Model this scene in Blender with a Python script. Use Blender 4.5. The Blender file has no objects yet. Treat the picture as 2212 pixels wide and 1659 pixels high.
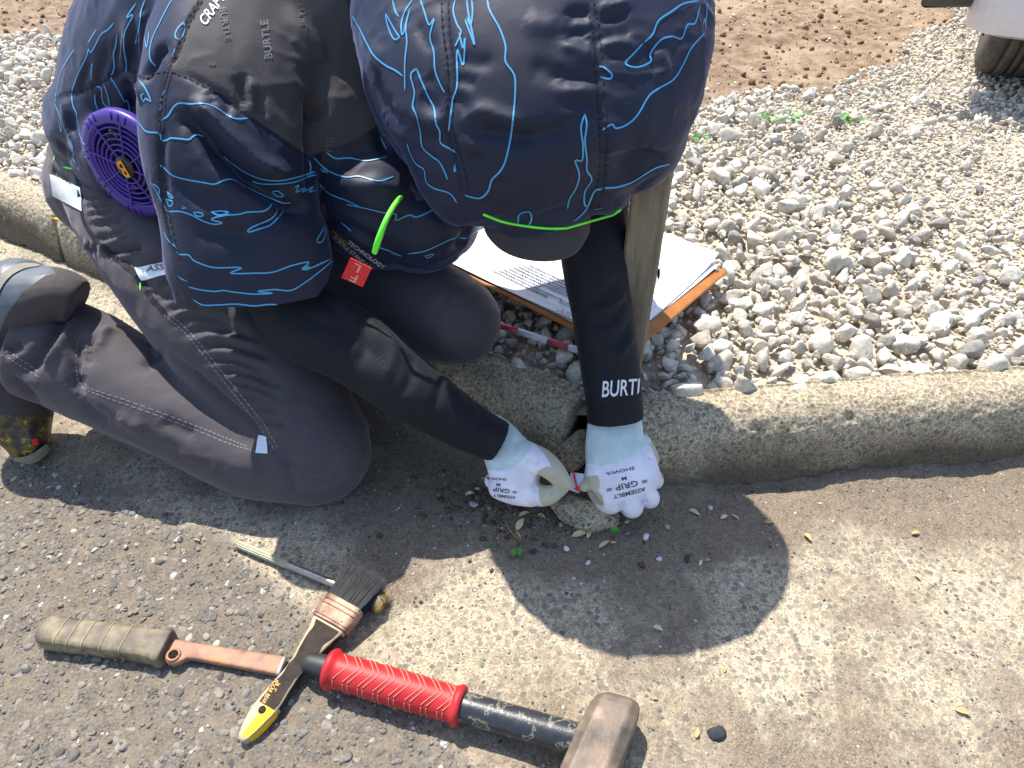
import bpy, math, random
import numpy as np
from mathutils import Vector, Matrix
from mathutils.bvhtree import BVHTree

# ------------------------------------------------------------------ camera, sky, sun, exposure
random.seed(7)
RNG = np.random.default_rng(7)
scene = bpy.context.scene
COL = scene.collection
EYE = np.array([0.0, 0.0, 0.72])           # photographer squats on the road
PITCH = math.radians(41.6)
FPX, CX, CY = 1533.0, 1106.0, 829.5        # focal length in units of a 2212 px wide picture
CP, SP = math.cos(PITCH), math.sin(PITCH)

cam_d = bpy.data.cameras.new('camera')
cam_d.sensor_width = 36.0
cam_d.lens = 36.0 * FPX / 2212.0
cam_d.clip_start = 0.02
cam_d.clip_end = 2000.0
cam = bpy.data.objects.new('camera', cam_d)
COL.objects.link(cam)
cam.location = EYE
cam.rotation_euler = (math.pi / 2 - PITCH, 0, 0)
scene.camera = cam

LIGHT = Vector((0.255, -0.45, -1.0)).normalized()      # the way the sunlight travels
sun_d = bpy.data.lights.new('sun', 'SUN')
sun_d.energy = 4.3
sun_d.angle = math.radians(0.55)
sun_d.color = (1.0, 0.955, 0.88)
sun = bpy.data.objects.new('sun', sun_d)
COL.objects.link(sun)
sun.location = (-2, 5, 9)
sun.rotation_euler = LIGHT.to_track_quat('-Z', 'Y').to_euler()

world = bpy.data.worlds.new('World')
scene.world = world
world.use_nodes = True
wn = world.node_tree
sky = wn.nodes.new('ShaderNodeTexSky')
sky.sky_type = 'NISHITA'
sky.sun_disc = False
sky.sun_elevation = math.asin(-LIGHT.z)
sky.sun_rotation = math.atan2(-LIGHT.x, -LIGHT.y)
wn.nodes['Background'].inputs[1].default_value = 0.15
wn.links.new(sky.outputs[0], wn.nodes['Background'].inputs[0])

vs = scene.view_settings
vs.view_transform = 'Standard'
vs.look = 'None'
vs.exposure = 0.92
vs.gamma = 1.0
vs.use_curve_mapping = False
scene.cycles.use_denoising = True
scene.cycles.max_bounces = 6

# ------------------------------------------------------------------ placing helpers
def ray(u, v):
    x = (u - CX) / FPX
    y = -(v - CY) / FPX
    return np.array([x, CP + y * SP, -SP + y * CP])

def at(u, v, d):
    """point seen at (u, v) at depth d metres"""
    return EYE + d * ray(u, v)

def gr(u, v, z=0.0):
    """point seen at (u, v) at height z"""
    r = ray(u, v)
    return EYE + (z - EYE[2]) / r[2] * r

def seen(p):
    q = np.asarray(p, float) - EYE
    d = q[..., 1] * CP - q[..., 2] * SP
    return np.stack([CX + FPX * q[..., 0] / d, CY - FPX * (q[..., 1] * SP + q[..., 2] * CP) / d, d], -1)

Z1 = lambda L: [(x * .34313, y * .34313) for x, y in L]
Z2 = lambda L: [(650.6 + x * .41665, y * .41665) for x, y in L]
Z3 = lambda L: [(x * .3922, 487.9 + y * .3922) for x, y in L]
Z4 = lambda L: [(975.9 + x * .2451, 813.2 + y * .2451) for x, y in L]

# ------------------------------------------------------------------ noise
def _hash(ix, iy, iz, seed):
    n = (ix * 374761393 + iy * 668265263 + iz * 2147483647 + seed * 1274126177) & 0xFFFFFFFF
    n = ((n ^ (n >> 13)) * 1274126177) & 0xFFFFFFFF
    n = ((n ^ (n >> 16)) * 2246822519) & 0xFFFFFFFF
    return ((n ^ (n >> 15)) & 0xFFFFFF) / float(0xFFFFFF)

def vnoise(P, freq, seed=0):
    """smooth value noise in -1..1"""
    P = np.asarray(P, float) * freq
    i = np.floor(P).astype(np.int64)
    f = P - i
    f = f * f * f * (f * (f * 6 - 15) + 10)
    r = 0.0
    for dx in (0, 1):
        for dy in (0, 1):
            for dz in (0, 1):
                w = (f[:, 0] if dx else 1 - f[:, 0]) * (f[:, 1] if dy else 1 - f[:, 1]) * (f[:, 2] if dz else 1 - f[:, 2])
                r = r + w * _hash(i[:, 0] + dx, i[:, 1] + dy, i[:, 2] + dz, seed)
    return r * 2 - 1

def fbm(P, freq, octaves=4, seed=0, gain=.5):
    a, s, r = 1.0, 0.0, 0.0
    for k in range(octaves):
        r = r + a * vnoise(P, freq * 2 ** k, seed + k * 17)
        s += a
        a *= gain
    return r / s

def rumple(P, freq, seed=0, sharp=3.0):
    """creases of crumpled cloth: narrow ridges between soft hollows, about -.4..+.6"""
    w = np.stack([vnoise(P, freq * .5, seed + k) for k in (1, 2, 3)], 1) * .6 / freq
    r = 1 - np.abs(vnoise(P + w, freq, seed + 9))
    g = smooth(-.3, .5, vnoise(P, freq * .4, seed + 5))
    return (r ** sharp - .4) * g

def smooth(e0, e1, x):
    t = np.clip((x - e0) / (e1 - e0), 0, 1)
    return t * t * (3 - 2 * t)

# ------------------------------------------------------------------ materials
def lin(c):
    return tuple(x / 12.92 if x <= .04045 else ((x + .055) / 1.055) ** 2.4 for x in c)

def nodes_of(m):
    m.use_nodes = True
    return m.node_tree, m.node_tree.nodes['Principled BSDF']

def nn(nt, kind, **kw):
    n = nt.nodes.new(kind)
    for k, v in kw.items():
        if k.startswith('i_'):
            n.inputs[k[2:].replace('_', ' ')].default_value = v
        else:
            setattr(n, k, v)
    return n

def ramp(nt, fac, stops, interp='LINEAR'):
    r = nt.nodes.new('ShaderNodeValToRGB')
    r.color_ramp.interpolation = interp
    e = r.color_ramp.elements
    while len(e) < len(stops):
        e.new(0.5)
    for k, (p, c) in enumerate(stops):
        e[k].position = p
        e[k].color = (*c[:3], 1)
    if fac is not None:
        nt.links.new(fac, r.inputs[0])
    return r

def mixc(nt, fac, a, b, mode='MIX'):
    n = nt.nodes.new('ShaderNodeMix')
    n.data_type = 'RGBA'
    n.blend_type = mode
    for sock, val in ((0, fac), (6, a), (7, b)):
        if hasattr(val, 'is_output'):
            nt.links.new(val, n.inputs[sock])
        else:
            n.inputs[sock].default_value = val if sock == 0 else (*val[:3], 1)
    return n.outputs[2]

def bumps(nt, bsdf, layers):
    """layers: (height socket, strength, distance)"""
    prev = None
    for h, st, dist in layers:
        b = nt.nodes.new('ShaderNodeBump')
        b.inputs['Strength'].default_value = st
        b.inputs['Distance'].default_value = dist
        nt.links.new(h, b.inputs['Height'])
        if prev is not None:
            nt.links.new(prev, b.inputs['Normal'])
        prev = b.outputs[0]
    nt.links.new(prev, bsdf.inputs['Normal'])

def coords(nt, scale=(1, 1, 1)):
    tc = nt.nodes.new('ShaderNodeTexCoord')
    mp = nt.nodes.new('ShaderNodeMapping')
    mp.inputs['Scale'].default_value = scale
    nt.links.new(tc.outputs['Object'], mp.inputs[0])
    return mp.outputs[0]

def noise(nt, vec, scale, detail=4, rough=.55):
    n = nn(nt, 'ShaderNodeTexNoise')
    n.inputs['Scale'].default_value = scale
    n.inputs['Detail'].default_value = detail
    n.inputs['Roughness'].default_value = rough
    nt.links.new(vec, n.inputs['Vector'])
    return n.outputs['Fac']

def voro(nt, vec, scale, feature='F1', out='Distance', rand=1.0):
    n = nn(nt, 'ShaderNodeTexVoronoi', feature=feature)
    n.inputs['Scale'].default_value = scale
    n.inputs['Randomness'].default_value = rand
    nt.links.new(vec, n.inputs['Vector'])
    return n.outputs[out]

def attr(nt, name):
    a = nt.nodes.new('ShaderNodeAttribute')
    a.attribute_name = name
    return a.outputs['Fac']

def mat(name, c1, c2=None, scale=20, rough=.6, bump=0, bscale=200, bdist=.001, metallic=0, sheen=0, coat=0, spec=.5, stops=None, detail=5, trans=0):
    """two tone noise material with a fine bump"""
    m = bpy.data.materials.new(name)
    nt, b = nodes_of(m)
    vec = coords(nt)
    b.inputs['Roughness'].default_value = rough
    b.inputs['Metallic'].default_value = metallic
    b.inputs['Specular IOR Level'].default_value = spec
    b.inputs['Sheen Weight'].default_value = sheen
    b.inputs['Coat Weight'].default_value = coat
    b.inputs['Transmission Weight'].default_value = trans
    if stops or c2:
        st = stops or [(.35, c1), (.65, c2)]
        nt.links.new(ramp(nt, noise(nt, vec, scale, detail), st).outputs[0], b.inputs['Base Color'])
    else:
        b.inputs['Base Color'].default_value = (*c1, 1)
    if bump:
        bumps(nt, b, [(noise(nt, vec, bscale, 3), bump, bdist)])
    return m

def fabric(name, c1, c2, rough=.5, sheen=.3, weave=1400, bump=.35, spec=.5, stainscale=9, coarse=.5, speck=0.0):
    """woven cloth: fine weave, soft crumple, slightly uneven colour"""
    m = bpy.data.materials.new(name)
    nt, b = nodes_of(m)
    vec = coords(nt)
    base = ramp(nt, noise(nt, vec, stainscale, 5), [(.3, c1), (.7, c2)]).outputs[0]
    if speck:
        sp = ramp(nt, noise(nt, vec, 1900, 1), [(.6, (0, 0, 0)), (.75, (1, 1, 1))]).outputs[0]
        base = mixc(nt, sp, base, tuple(x * (1 + speck) + .02 * speck for x in c2))
    nt.links.new(base, b.inputs['Base Color'])
    b.inputs['Roughness'].default_value = rough
    b.inputs['Specular IOR Level'].default_value = spec
    b.inputs['Sheen Weight'].default_value = sheen
    b.inputs['Sheen Roughness'].default_value = .4
    b.inputs['Sheen Tint'].default_value = (*[min(1, x * 8 + .1) for x in c2], 1)
    bumps(nt, b, [(noise(nt, vec, weave, 2), bump, .0004), (noise(nt, vec, 38, 5, .6), coarse, .004)])
    return m

# ------------------------------------------------------------------ mesh helpers
def put(name, V, F, material, parent=None, smooth_shade=True, mats=None, fmat=None, origin=None):
    """one mesh object from world coordinates; a child keeps its place under its parent"""
    me = bpy.data.meshes.new(name)
    V = np.asarray(V, float)
    org = np.zeros(3)
    base = np.zeros(3)
    p = parent
    while p is not None:
        base = base + np.array(p.location)
        p = p.parent
    if origin is not None:
        org = np.asarray(origin, float)
    elif parent is None:
        org = np.array([(V[:, 0].min() + V[:, 0].max()) / 2, (V[:, 1].min() + V[:, 1].max()) / 2, V[:, 2].min()])
    else:
        org = base
    W = V - org
    if isinstance(F, np.ndarray):
        k = F.shape[1]
        me.vertices.add(len(W))
        me.vertices.foreach_set('co', W.ravel())
        me.loops.add(F.size)
        me.loops.foreach_set('vertex_index', F.ravel().astype(np.int32))
        me.polygons.add(len(F))
        me.polygons.foreach_set('loop_start', np.arange(0, F.size, k, dtype=np.int32))
        me.update(calc_edges=True)
    else:
        me.from_pydata(W.tolist(), [], [list(map(int, f)) for f in F])
    me.validate()
    if smooth_shade:
        me.polygons.foreach_set('use_smooth', np.ones(len(me.polygons), bool))
    for mm in (mats or [material]):
        me.materials.append(mm)
    if fmat is not None:
        me.polygons.foreach_set('material_index', np.asarray(fmat, np.int32))
    o = bpy.data.objects.new(name, me)
    COL.objects.link(o)
    o.location = org - base
    if parent is not None:
        o.parent = parent
    return o

def set_attr(o, name, vals):
    a = o.data.attributes.new(name, 'FLOAT', 'POINT')
    a.data.foreach_set('value', np.asarray(vals, np.float32))

def empty(name, loc, label=None, cat=None, group=None):
    o = bpy.data.objects.new(name, None)
    COL.objects.link(o)
    o.location = loc
    o.empty_display_size = .05
    tag(o, label, cat, group)
    return o

def tag(o, label=None, cat=None, group=None, kind=None):
    if label: o['label'] = label
    if cat: o['category'] = cat
    if group: o['group'] = group
    if kind: o['kind'] = kind
    return o

def catmull(P, n):
    """resample control rows P (k, m) to smooth rows"""
    P = np.asarray(P, float)
    k = len(P)
    if k == 2:
        t = np.linspace(0, 1, n)[:, None]
        return P[0] * (1 - t) + P[1] * t
    E = np.vstack([2 * P[0] - P[1], P, 2 * P[-1] - P[-2]])
    out = []
    for t in np.linspace(0, k - 1, n):
        i = min(int(t), k - 2)
        f = t - i
        a, b, c, d = E[i:i + 4]
        out.append(.5 * ((2 * b) + (c - a) * f + (2 * a - 5 * b + 4 * c - d) * f ** 2 + (3 * b - a - 3 * c + d) * f ** 3))
    return np.array(out)

def rings_to_mesh(R, cap=True):
    """R: (k, n, 3) rings -> verts, quads with end fans"""
    k, n, _ = R.shape
    V = R.reshape(-1, 3)
    F = []
    for i in range(k - 1):
        for j in range(n):
            a, b = i * n + j, i * n + (j + 1) % n
            F.append((a, b, b + n, a + n))
    if cap:
        V = np.vstack([V, R[0].mean(0), R[-1].mean(0)])
        c0, c1 = k * n, k * n + 1
        for j in range(n):
            F.append((c0, (j + 1) % n, j))
            F.append((c1, (k - 1) * n + j, (k - 1) * n + (j + 1) % n))
    return V, F

def tube_uv(ctrl, n=24, steps=None, round_ends=(True, True)):
    """limb along picture-placed joints: rows (u, v, depth, half width in px, half thickness in m)"""
    ctrl = np.asarray(ctrl, float)
    steps = steps or (len(ctrl) - 1) * 6 + 1
    C = catmull(ctrl, steps)
    P = np.array([at(u, v, d) for u, v, d, _, _ in C])
    A = C[:, 3] / FPX * C[:, 2]
    B = C[:, 4]
    return tube_xyz(P, A, B, n, round_ends, axis=[p - EYE for p in P])

def tube_xyz(P, A, B=None, n=16, round_ends=(True, True), axis=None):
    P = np.asarray(P, float)
    A = np.broadcast_to(np.asarray(A, float), (len(P),)).copy()
    B = A if B is None else np.broadcast_to(np.asarray(B, float), (len(P),)).copy()
    T = np.gradient(P, axis=0)
    T /= np.linalg.norm(T, axis=1)[:, None] + 1e-12
    rows = []
    ang = np.linspace(0, 2 * math.pi, n, endpoint=False)
    last = None
    fr = []
    for i in range(len(P)):
        w = np.asarray(axis[i] if axis is not None else (0.01, 0.02, 1.0), float)
        s = np.cross(T[i], w)
        if np.linalg.norm(s) < 1e-6: s = last if last is not None else np.cross(T[i], (1, 0, 0))
        s = s / np.linalg.norm(s)
        last = s
        fr.append((s, np.cross(s, T[i])))
    def ring(i, k, off):
        s, d = fr[i]
        return P[i] + T[i] * off + np.outer(np.cos(ang), s) * A[i] * k + np.outer(np.sin(ang), d) * B[i] * k
    if round_ends[0]:
        m = min(A[0], B[0])
        for a in (80, 60, 40, 20):
            rows.append(ring(0, math.cos(math.radians(a)), -m * math.sin(math.radians(a))))
    rows += [ring(i, 1, 0) for i in range(len(P))]
    if round_ends[1]:
        m = min(A[-1], B[-1])
        for a in (20, 40, 60, 80):
            rows.append(ring(len(P) - 1, math.cos(math.radians(a)), m * math.sin(math.radians(a))))
    return rings_to_mesh(np.array(rows))

def ball(c, r, rot=None, n=20):
    """ellipsoid at world point c with radii r"""
    c = np.asarray(c, float)
    r = np.broadcast_to(np.asarray(r, float), (3,))
    rows = []
    ang = np.linspace(0, 2 * math.pi, n, endpoint=False)
    for a in np.linspace(-80, 80, 11):
        a = math.radians(a)
        rows.append(np.stack([np.cos(ang) * math.cos(a), np.sin(ang) * math.cos(a), np.full(n, math.sin(a))], 1))
    R = np.array(rows) * r
    if rot is not None:
        R = R @ np.array(Matrix.Rotation(rot[0], 3, rot[1])).T
    return rings_to_mesh(R + c)

def ball_uv(u, v, d, a, b, thick, ang=0):
    """ellipsoid facing the photographer: half sizes a, b in px (turned by ang degrees), half thickness in m"""
    c = at(u, v, d)
    w = (c - EYE) / np.linalg.norm(c - EYE)
    x = np.cross(w, (0, 0, 1)); x /= np.linalg.norm(x)
    y = np.cross(x, w)
    ca, sa = math.cos(math.radians(ang)), math.sin(math.radians(ang))
    ex, ey = x * ca - y * sa, x * sa + y * ca
    V, F = ball((0, 0, 0), (a / FPX * d, b / FPX * d, thick))
    return V[:, :1] * ex + V[:, 1:2] * ey + V[:, 2:] * w + c, F

def join(parts):
    V, F, k = [], [], 0
    for v, f in parts:
        V.append(np.asarray(v, float))
        F += [tuple(i + k for i in q) for q in f]
        k += len(v)
    return np.vstack(V), F

def fuse(parts, voxel=.004, smooth_it=4):
    """weld overlapping closed shapes into one continuous skin"""
    V, F = join(parts)
    me = bpy.data.meshes.new('tmp')
    me.from_pydata(V.tolist(), [], F)
    o = bpy.data.objects.new('tmp', me)
    COL.objects.link(o)
    r = o.modifiers.new('r', 'REMESH')
    r.mode = 'VOXEL'
    r.voxel_size = voxel
    if smooth_it:
        s = o.modifiers.new('s', 'SMOOTH')
        s.factor = .6
        s.iterations = smooth_it
    dg = bpy.context.evaluated_depsgraph_get()
    m2 = bpy.data.meshes.new_from_object(o.evaluated_get(dg))
    nv = len(m2.vertices)
    W = np.empty(nv * 3); m2.vertices.foreach_get('co', W)
    m2.calc_loop_triangles()
    T = np.empty(len(m2.loop_triangles) * 3, np.int32); m2.loop_triangles.foreach_get('vertices', T)
    bpy.data.objects.remove(o); bpy.data.meshes.remove(me); bpy.data.meshes.remove(m2)
    return W.reshape(-1, 3), T.reshape(-1, 3)

class Skin:
    """a triangle surface that can be creased, drawn on and cut into panels"""
    def __init__(s, V, F):
        s.V, s.F = np.asarray(V, float), np.asarray(F, int)
        s._b = None
    def normals(s):
        a, b, c = (s.V[s.F[:, k]] for k in range(3))
        fn = np.cross(b - a, c - a)
        N = np.zeros_like(s.V)
        for k in range(3):
            np.add.at(N, s.F[:, k], fn)
        return N / (np.linalg.norm(N, axis=1)[:, None] + 1e-12)
    def bvh(s):
        if s._b is None:
            s._b = BVHTree.FromPolygons(s.V.tolist(), s.F.tolist())
        return s._b
    def hit(s, u, v):
        d = Vector(ray(u, v)).normalized()
        p, n, i, dist = s.bvh().ray_cast(Vector(EYE), d)
        return (None, None) if p is None else (np.array(p), np.array(n))
    def line(s, pts, step=.004, curve=True):
        """world points and normals along a stroke drawn on the surface"""
        P = np.asarray(pts, float)
        L = np.linalg.norm(np.diff(P, axis=0), axis=1).sum()
        n = max(3, int(L / FPX * .7 / step) + 1)
        Q = catmull(P, n) if curve else np.array([np.interp(np.linspace(0, len(P) - 1, n), np.arange(len(P)), P[:, k]) for k in (0, 1)]).T
        pp, nrm = [], []
        for u, v in Q:
            p, nn_ = s.hit(u, v)
            if p is not None:
                pp.append(p); nrm.append(nn_)
        return np.array(pp), np.array(nrm)
    def crease(s, strokes):
        """strokes: (points, width m, height m): ridge (+) or fold valley (-)"""
        N = s.normals()
        disp = np.zeros(len(s.V))
        for pts, w, h in strokes:
            P, n0 = s.line(pts)
            if len(P) < 2: continue
            lo, hi = P.min(0) - 3 * w, P.max(0) + 3 * w
            idx = np.where(((s.V > lo) & (s.V < hi)).all(1))[0]
            if len(idx) == 0: continue
            D2 = ((s.V[idx][:, None, :] - P[None]) ** 2).sum(2)
            j = D2.argmin(1)
            t = j / (len(P) - 1)
            fade = np.clip(np.minimum(t, 1 - t) * 5, 0.15, 1)
            ok = (N[idx] * n0[j]).sum(1) > .1
            g = np.exp(-D2[np.arange(len(idx)), j] / (w * w)) * fade * ok
            disp[idx] += h * g
        s.V = s.V + N * disp[:, None]
        s._b = None
        return s
    def push(s, disp):
        s.V = s.V + s.normals() * np.asarray(disp)[:, None]
        s._b = None
        return s
    def blur(s, it=1, k=.5):
        for _ in range(it):
            A = np.zeros_like(s.V); c = np.zeros(len(s.V))
            for a, b in ((0, 1), (1, 2), (2, 0)):
                np.add.at(A, s.F[:, a], s.V[s.F[:, b]]); np.add.at(A, s.F[:, b], s.V[s.F[:, a]])
                np.add.at(c, s.F[:, a], 1); np.add.at(c, s.F[:, b], 1)
            s.V = s.V * (1 - k) + A / np.maximum(c, 1)[:, None] * k
        s._b = None
        return s
    def split(s, f):
        """cut along f = 0 -> (V, F) where f > 0 and (V, F) where f <= 0"""
        f = np.where(np.abs(f) < 1e-9, 1e-9, f)
        V = s.V.tolist()
        made = {}
        pos, neg = [], []
        S = f > 0
        cnt = S[s.F].sum(1)
        for k in np.where(cnt == 3)[0]: pos.append(tuple(s.F[k]))
        for k in np.where(cnt == 0)[0]: neg.append(tuple(s.F[k]))
        def mid(a, b):
            key = (min(a, b), max(a, b))
            if key not in made:
                t = f[a] / (f[a] - f[b])
                made[key] = len(V)
                V.append((s.V[a] * (1 - t) + s.V[b] * t).tolist())
            return made[key]
        for k in np.where((cnt == 1) | (cnt == 2))[0]:
            t = list(s.F[k])
            lone = [i for i in range(3) if S[t[i]] == (cnt[k] == 1)][0]
            a, b, c = t[lone], t[(lone + 1) % 3], t[(lone + 2) % 3]
            ab, ac = mid(a, b), mid(a, c)
            one, two = (pos, neg) if cnt[k] == 1 else (neg, pos)
            one.append((a, ab, ac))
            two += [(ab, b, c), (ab, c, ac)]
        V = np.array(V)
        out = []
        for F in (pos, neg):
            F = np.array(F, int).reshape(-1, 3)
            used = np.unique(F)
            m = np.full(len(V), -1); m[used] = np.arange(len(used))
            out.append((V[used], m[F]))
        return out

def poly_sd(P, poly):
    """signed distance in px of points P (n, 2) to polygon: + inside"""
    poly = np.asarray(poly, float)
    d = np.full(len(P), 1e9)
    inside = np.zeros(len(P), bool)
    for i in range(len(poly)):
        a, b = poly[i], poly[(i + 1) % len(poly)]
        ab = b - a
        t = np.clip(((P - a) @ ab) / (ab @ ab + 1e-9), 0, 1)
        d = np.minimum(d, np.linalg.norm(P - a - t[:, None] * ab, axis=1))
        c = (a[1] > P[:, 1]) != (b[1] > P[:, 1])
        xi = a[0] + (P[:, 1] - a[1]) * ab[0] / (ab[1] if abs(ab[1]) > 1e-9 else 1e-9)
        inside ^= c & (P[:, 0] < xi)
    return np.where(inside, d, -d)

def ribbon(P, N, w, lift=.0007, dash=None):
    """flat strip of width w lying on a surface along points P"""
    out = []
    runs = [np.arange(len(P))] if not dash else [np.arange(i, min(i + dash[0] + 1, len(P))) for i in range(0, len(P) - 1, dash[0] + dash[1])]
    for r in runs:
        if len(r) < 2: continue
        p, n = P[r], N[r]
        t = np.gradient(p, axis=0)
        s = np.cross(n, t); s /= np.linalg.norm(s, axis=1)[:, None] + 1e-12
        ww = np.full(len(p), w / 2.)
        if not dash:
            ww[0] *= .3; ww[-1] *= .3
        a, b = p + s * ww[:, None] + n * lift, p - s * ww[:, None] + n * lift
        m = len(p)
        out.append((np.vstack([a, b]), [(i, i + 1, m + i + 1, m + i) for i in range(m - 1)]))
    return out

def strips(name, skin, lines, w, material, parent, lift=.0007, dash=None, step=.003):
    parts = []
    for L in lines:
        P, N = skin.line(L, step)
        if len(P) < 3: continue
        # break where the stroke jumps over a fold
        cut = [0] + [i + 1 for i in range(len(P) - 1) if np.linalg.norm(P[i + 1] - P[i]) > .02] + [len(P)]
        for a, b in zip(cut[:-1], cut[1:]):
            if b - a > 2:
                q = P[a:b]; m = N[a:b]
                for _ in range(2):
                    m[1:-1] = (m[:-2] + m[1:-1] + m[2:]) / 3
                parts += ribbon(q, m, w, lift, dash)
    if not parts: return None
    if not dash:
        return [put(name, v_, f_, material, parent, smooth_shade=False) for v_, f_ in parts]
    V, F = join(parts)
    return tag(put(name, V, F, material, parent, smooth_shade=False), kind='stuff')

def lettering(name, rows, skin, material, parent, lift=.0008):
    """printed words lying on a surface; rows: (text, u, v, height px, angle deg, x stretch, slant)"""
    parts = []
    for text, u, v, h, ang, sx, shear in rows:
        c = bpy.data.curves.new('t', 'FONT')
        c.body = text
        c.align_x = 'CENTER'; c.align_y = 'CENTER'
        c.shear = shear
        c.resolution_u = 3
        c.offset = .012
        o = bpy.data.objects.new('t', c)
        COL.objects.link(o)
        dg = bpy.context.evaluated_depsgraph_get()
        me = bpy.data.meshes.new_from_object(o.evaluated_get(dg))
        ca, sa = math.cos(math.radians(ang)), math.sin(math.radians(ang))
        V, good = [], []
        for q in me.vertices:
            x, y = q.co.x * sx * h / .7, q.co.y * h / .7
            p, n = skin.hit(u + x * ca + y * sa, v + x * sa - y * ca)
            good.append(p is not None)
            V.append(np.zeros(3) if p is None else p + n * lift)
        F = [tuple(f.vertices) for f in me.polygons if all(good[i] for i in f.vertices)]
        if F: parts.append((np.array(V), F))
        bpy.data.objects.remove(o); bpy.data.curves.remove(c); bpy.data.meshes.remove(me)
    for V, F in parts:
        used = np.unique([i for f in F for i in f])
        m = {int(k): j for j, k in enumerate(used)}
        put(name, V[used], [tuple(m[i] for i in f) for f in F], material, parent, smooth_shade=False)

def box(c, size, rotz=0, bevel=.0, rot=None):
    """bevelled box, verts and quads, centre c"""
    x, y, z = [s / 2. for s in size]
    b = min(bevel, x * .9, y * .9, z * .9)
    if b <= 0:
        V = np.array([(sx * x, sy * y, sz * z) for sz in (-1, 1) for sy in (-1, 1) for sx in (-1, 1)])
        F = [(0, 2, 3, 1), (4, 5, 7, 6), (0, 1, 5, 4), (2, 6, 7, 3), (0, 4, 6, 2), (1, 3, 7, 5)]
    else:
        rows = []
        for zz, k in ((-z, b), (-z + b, 0), (z - b, 0), (z, b)):
            xx, yy = x - k, y - k
            rows.append([(xx - b, yy, zz), (-xx + b, yy, zz), (-xx, yy - b, zz), (-xx, -yy + b, zz), (-xx + b, -yy, zz), (xx - b, -yy, zz), (xx, -yy + b, zz), (xx, yy - b, zz)])
        V, F = rings_to_mesh(np.array(rows))
    M = np.array(rot if rot is not None else Matrix.Rotation(rotz, 3, 'Z'))
    return V @ M.T + np.asarray(c, float), F
# ------------------------------------------------------------------ stones and other scattered pieces
def icosphere(sub):
    import bmesh
    bm = bmesh.new()
    bmesh.ops.create_icosphere(bm, subdivisions=sub, radius=1.0)
    V = np.array([v.co for v in bm.verts]); F = np.array([[v.index for v in f.verts] for f in bm.faces])
    bm.free()
    return V, F

def rock(sub, seed, cuts=9, rough=.16, flat=(.75, 1.0)):
    """a broken, worn lump: ball cut by planes, then roughened"""
    r = np.random.default_rng(seed)
    V, F = icosphere(sub)
    for _ in range(cuts):
        n = r.normal(size=3); n /= np.linalg.norm(n)
        d = r.uniform(.40, .80)
        e = V @ n - d
        V = np.where(e[:, None] > 0, V - n * e[:, None] * .93, V)
    V = V * (1 + rough * fbm(V + seed * 3.1, 1.7, 3, seed)[:, None])
    V = V * np.array([1.0, r.uniform(.68, .95), r.uniform(.5, .8)])
    return V / np.abs(V).max(), F

def scatter(name, variants, pos, size, material, tint, parent=None, squash=None, tilt=None):
    """many small pieces in one mesh; tint is stored per piece"""
    pos = np.asarray(pos); n = len(pos)
    r = np.random.default_rng(n)
    which = r.integers(0, len(variants), n)
    Vs, Fs, Ts = [], [], []
    off = 0
    a = r.uniform(0, 2 * math.pi, n)
    tl = 3.2 if tilt is None else tilt
    b = r.uniform(-tl, tl, n); c = r.uniform(-tl, tl, n)
    ca, sa, cb, sb, cc, sc = np.cos(a), np.sin(a), np.cos(b), np.sin(b), np.cos(c), np.sin(c)
    Z, O = np.zeros(n), np.ones(n)
    Rz = np.stack([np.stack([ca, -sa, Z], 1), np.stack([sa, ca, Z], 1), np.stack([Z, Z, O], 1)], 1)
    Rx = np.stack([np.stack([O, Z, Z], 1), np.stack([Z, cb, -sb], 1), np.stack([Z, sb, cb], 1)], 1)
    Ry = np.stack([np.stack([cc, Z, sc], 1), np.stack([Z, O, Z], 1), np.stack([-sc, Z, cc], 1)], 1)
    R = Rz @ Rx @ Ry
    for k, (V, F) in enumerate(variants):
        i = np.where(which == k)[0]
        if len(i) == 0: continue
        W = np.einsum('nij,vj->nvi', R[i], V) * size[i][:, None, None]
        if squash is not None: W[..., 2] *= squash
        W = W + pos[i][:, None, :]
        Vs.append(W.reshape(-1, 3))
        Fs.append((F[None] + (np.arange(len(i)) * len(V))[:, None, None]).reshape(-1, 3) + off)
        Ts.append(np.repeat(tint[i], len(V)))
        off += len(i) * len(V)
    o = put(name, np.vstack(Vs), np.vstack(Fs), material, parent)
    set_attr(o, 'tint', np.concatenate(Ts))
    return o

def stone_mat(name, stops, bump=.5, bscale=300, rough=.85, dust=None):
    m = bpy.data.materials.new(name)
    nt, b = nodes_of(m)
    vec = coords(nt)
    base = ramp(nt, attr(nt, 'tint'), stops).outputs[0]
    spot = ramp(nt, noise(nt, vec, 130, 5, .65), [(.25, (.55, .55, .55)), (.55, (1, 1, 1)), (.8, (1.12, 1.1, 1.06))]).outputs[0]
    base = mixc(nt, 1.0, base, spot, 'MULTIPLY')
    nt.links.new(base, b.inputs['Base Color'])
    b.inputs['Roughness'].default_value = rough
    b.inputs['Specular IOR Level'].default_value = .3
    bumps(nt, b, [(noise(nt, vec, bscale, 4, .65), bump, .0022), (noise(nt, vec, bscale * 4, 2), bump * .6, .0006)])
    return m

# ------------------------------------------------------------------ lines of the place
LEFT0, BEND, RIGHT1 = np.array([-1.014, 1.240]), np.array([.105, .590]), np.array([.695, .650])
DL = (BEND - LEFT0) / np.linalg.norm(BEND - LEFT0)
DR = (RIGHT1 - BEND) / np.linalg.norm(RIGHT1 - BEND)
NL, NR = np.array([-DL[1], DL[0]]), np.array([-DR[1], DR[0]])

def kerb_dist(xy):
    """metres behind the kerb's foot (negative on the road side)"""
    a = (xy - BEND) @ NL
    b = (xy - BEND) @ NR
    return np.minimum(a, b)

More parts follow.
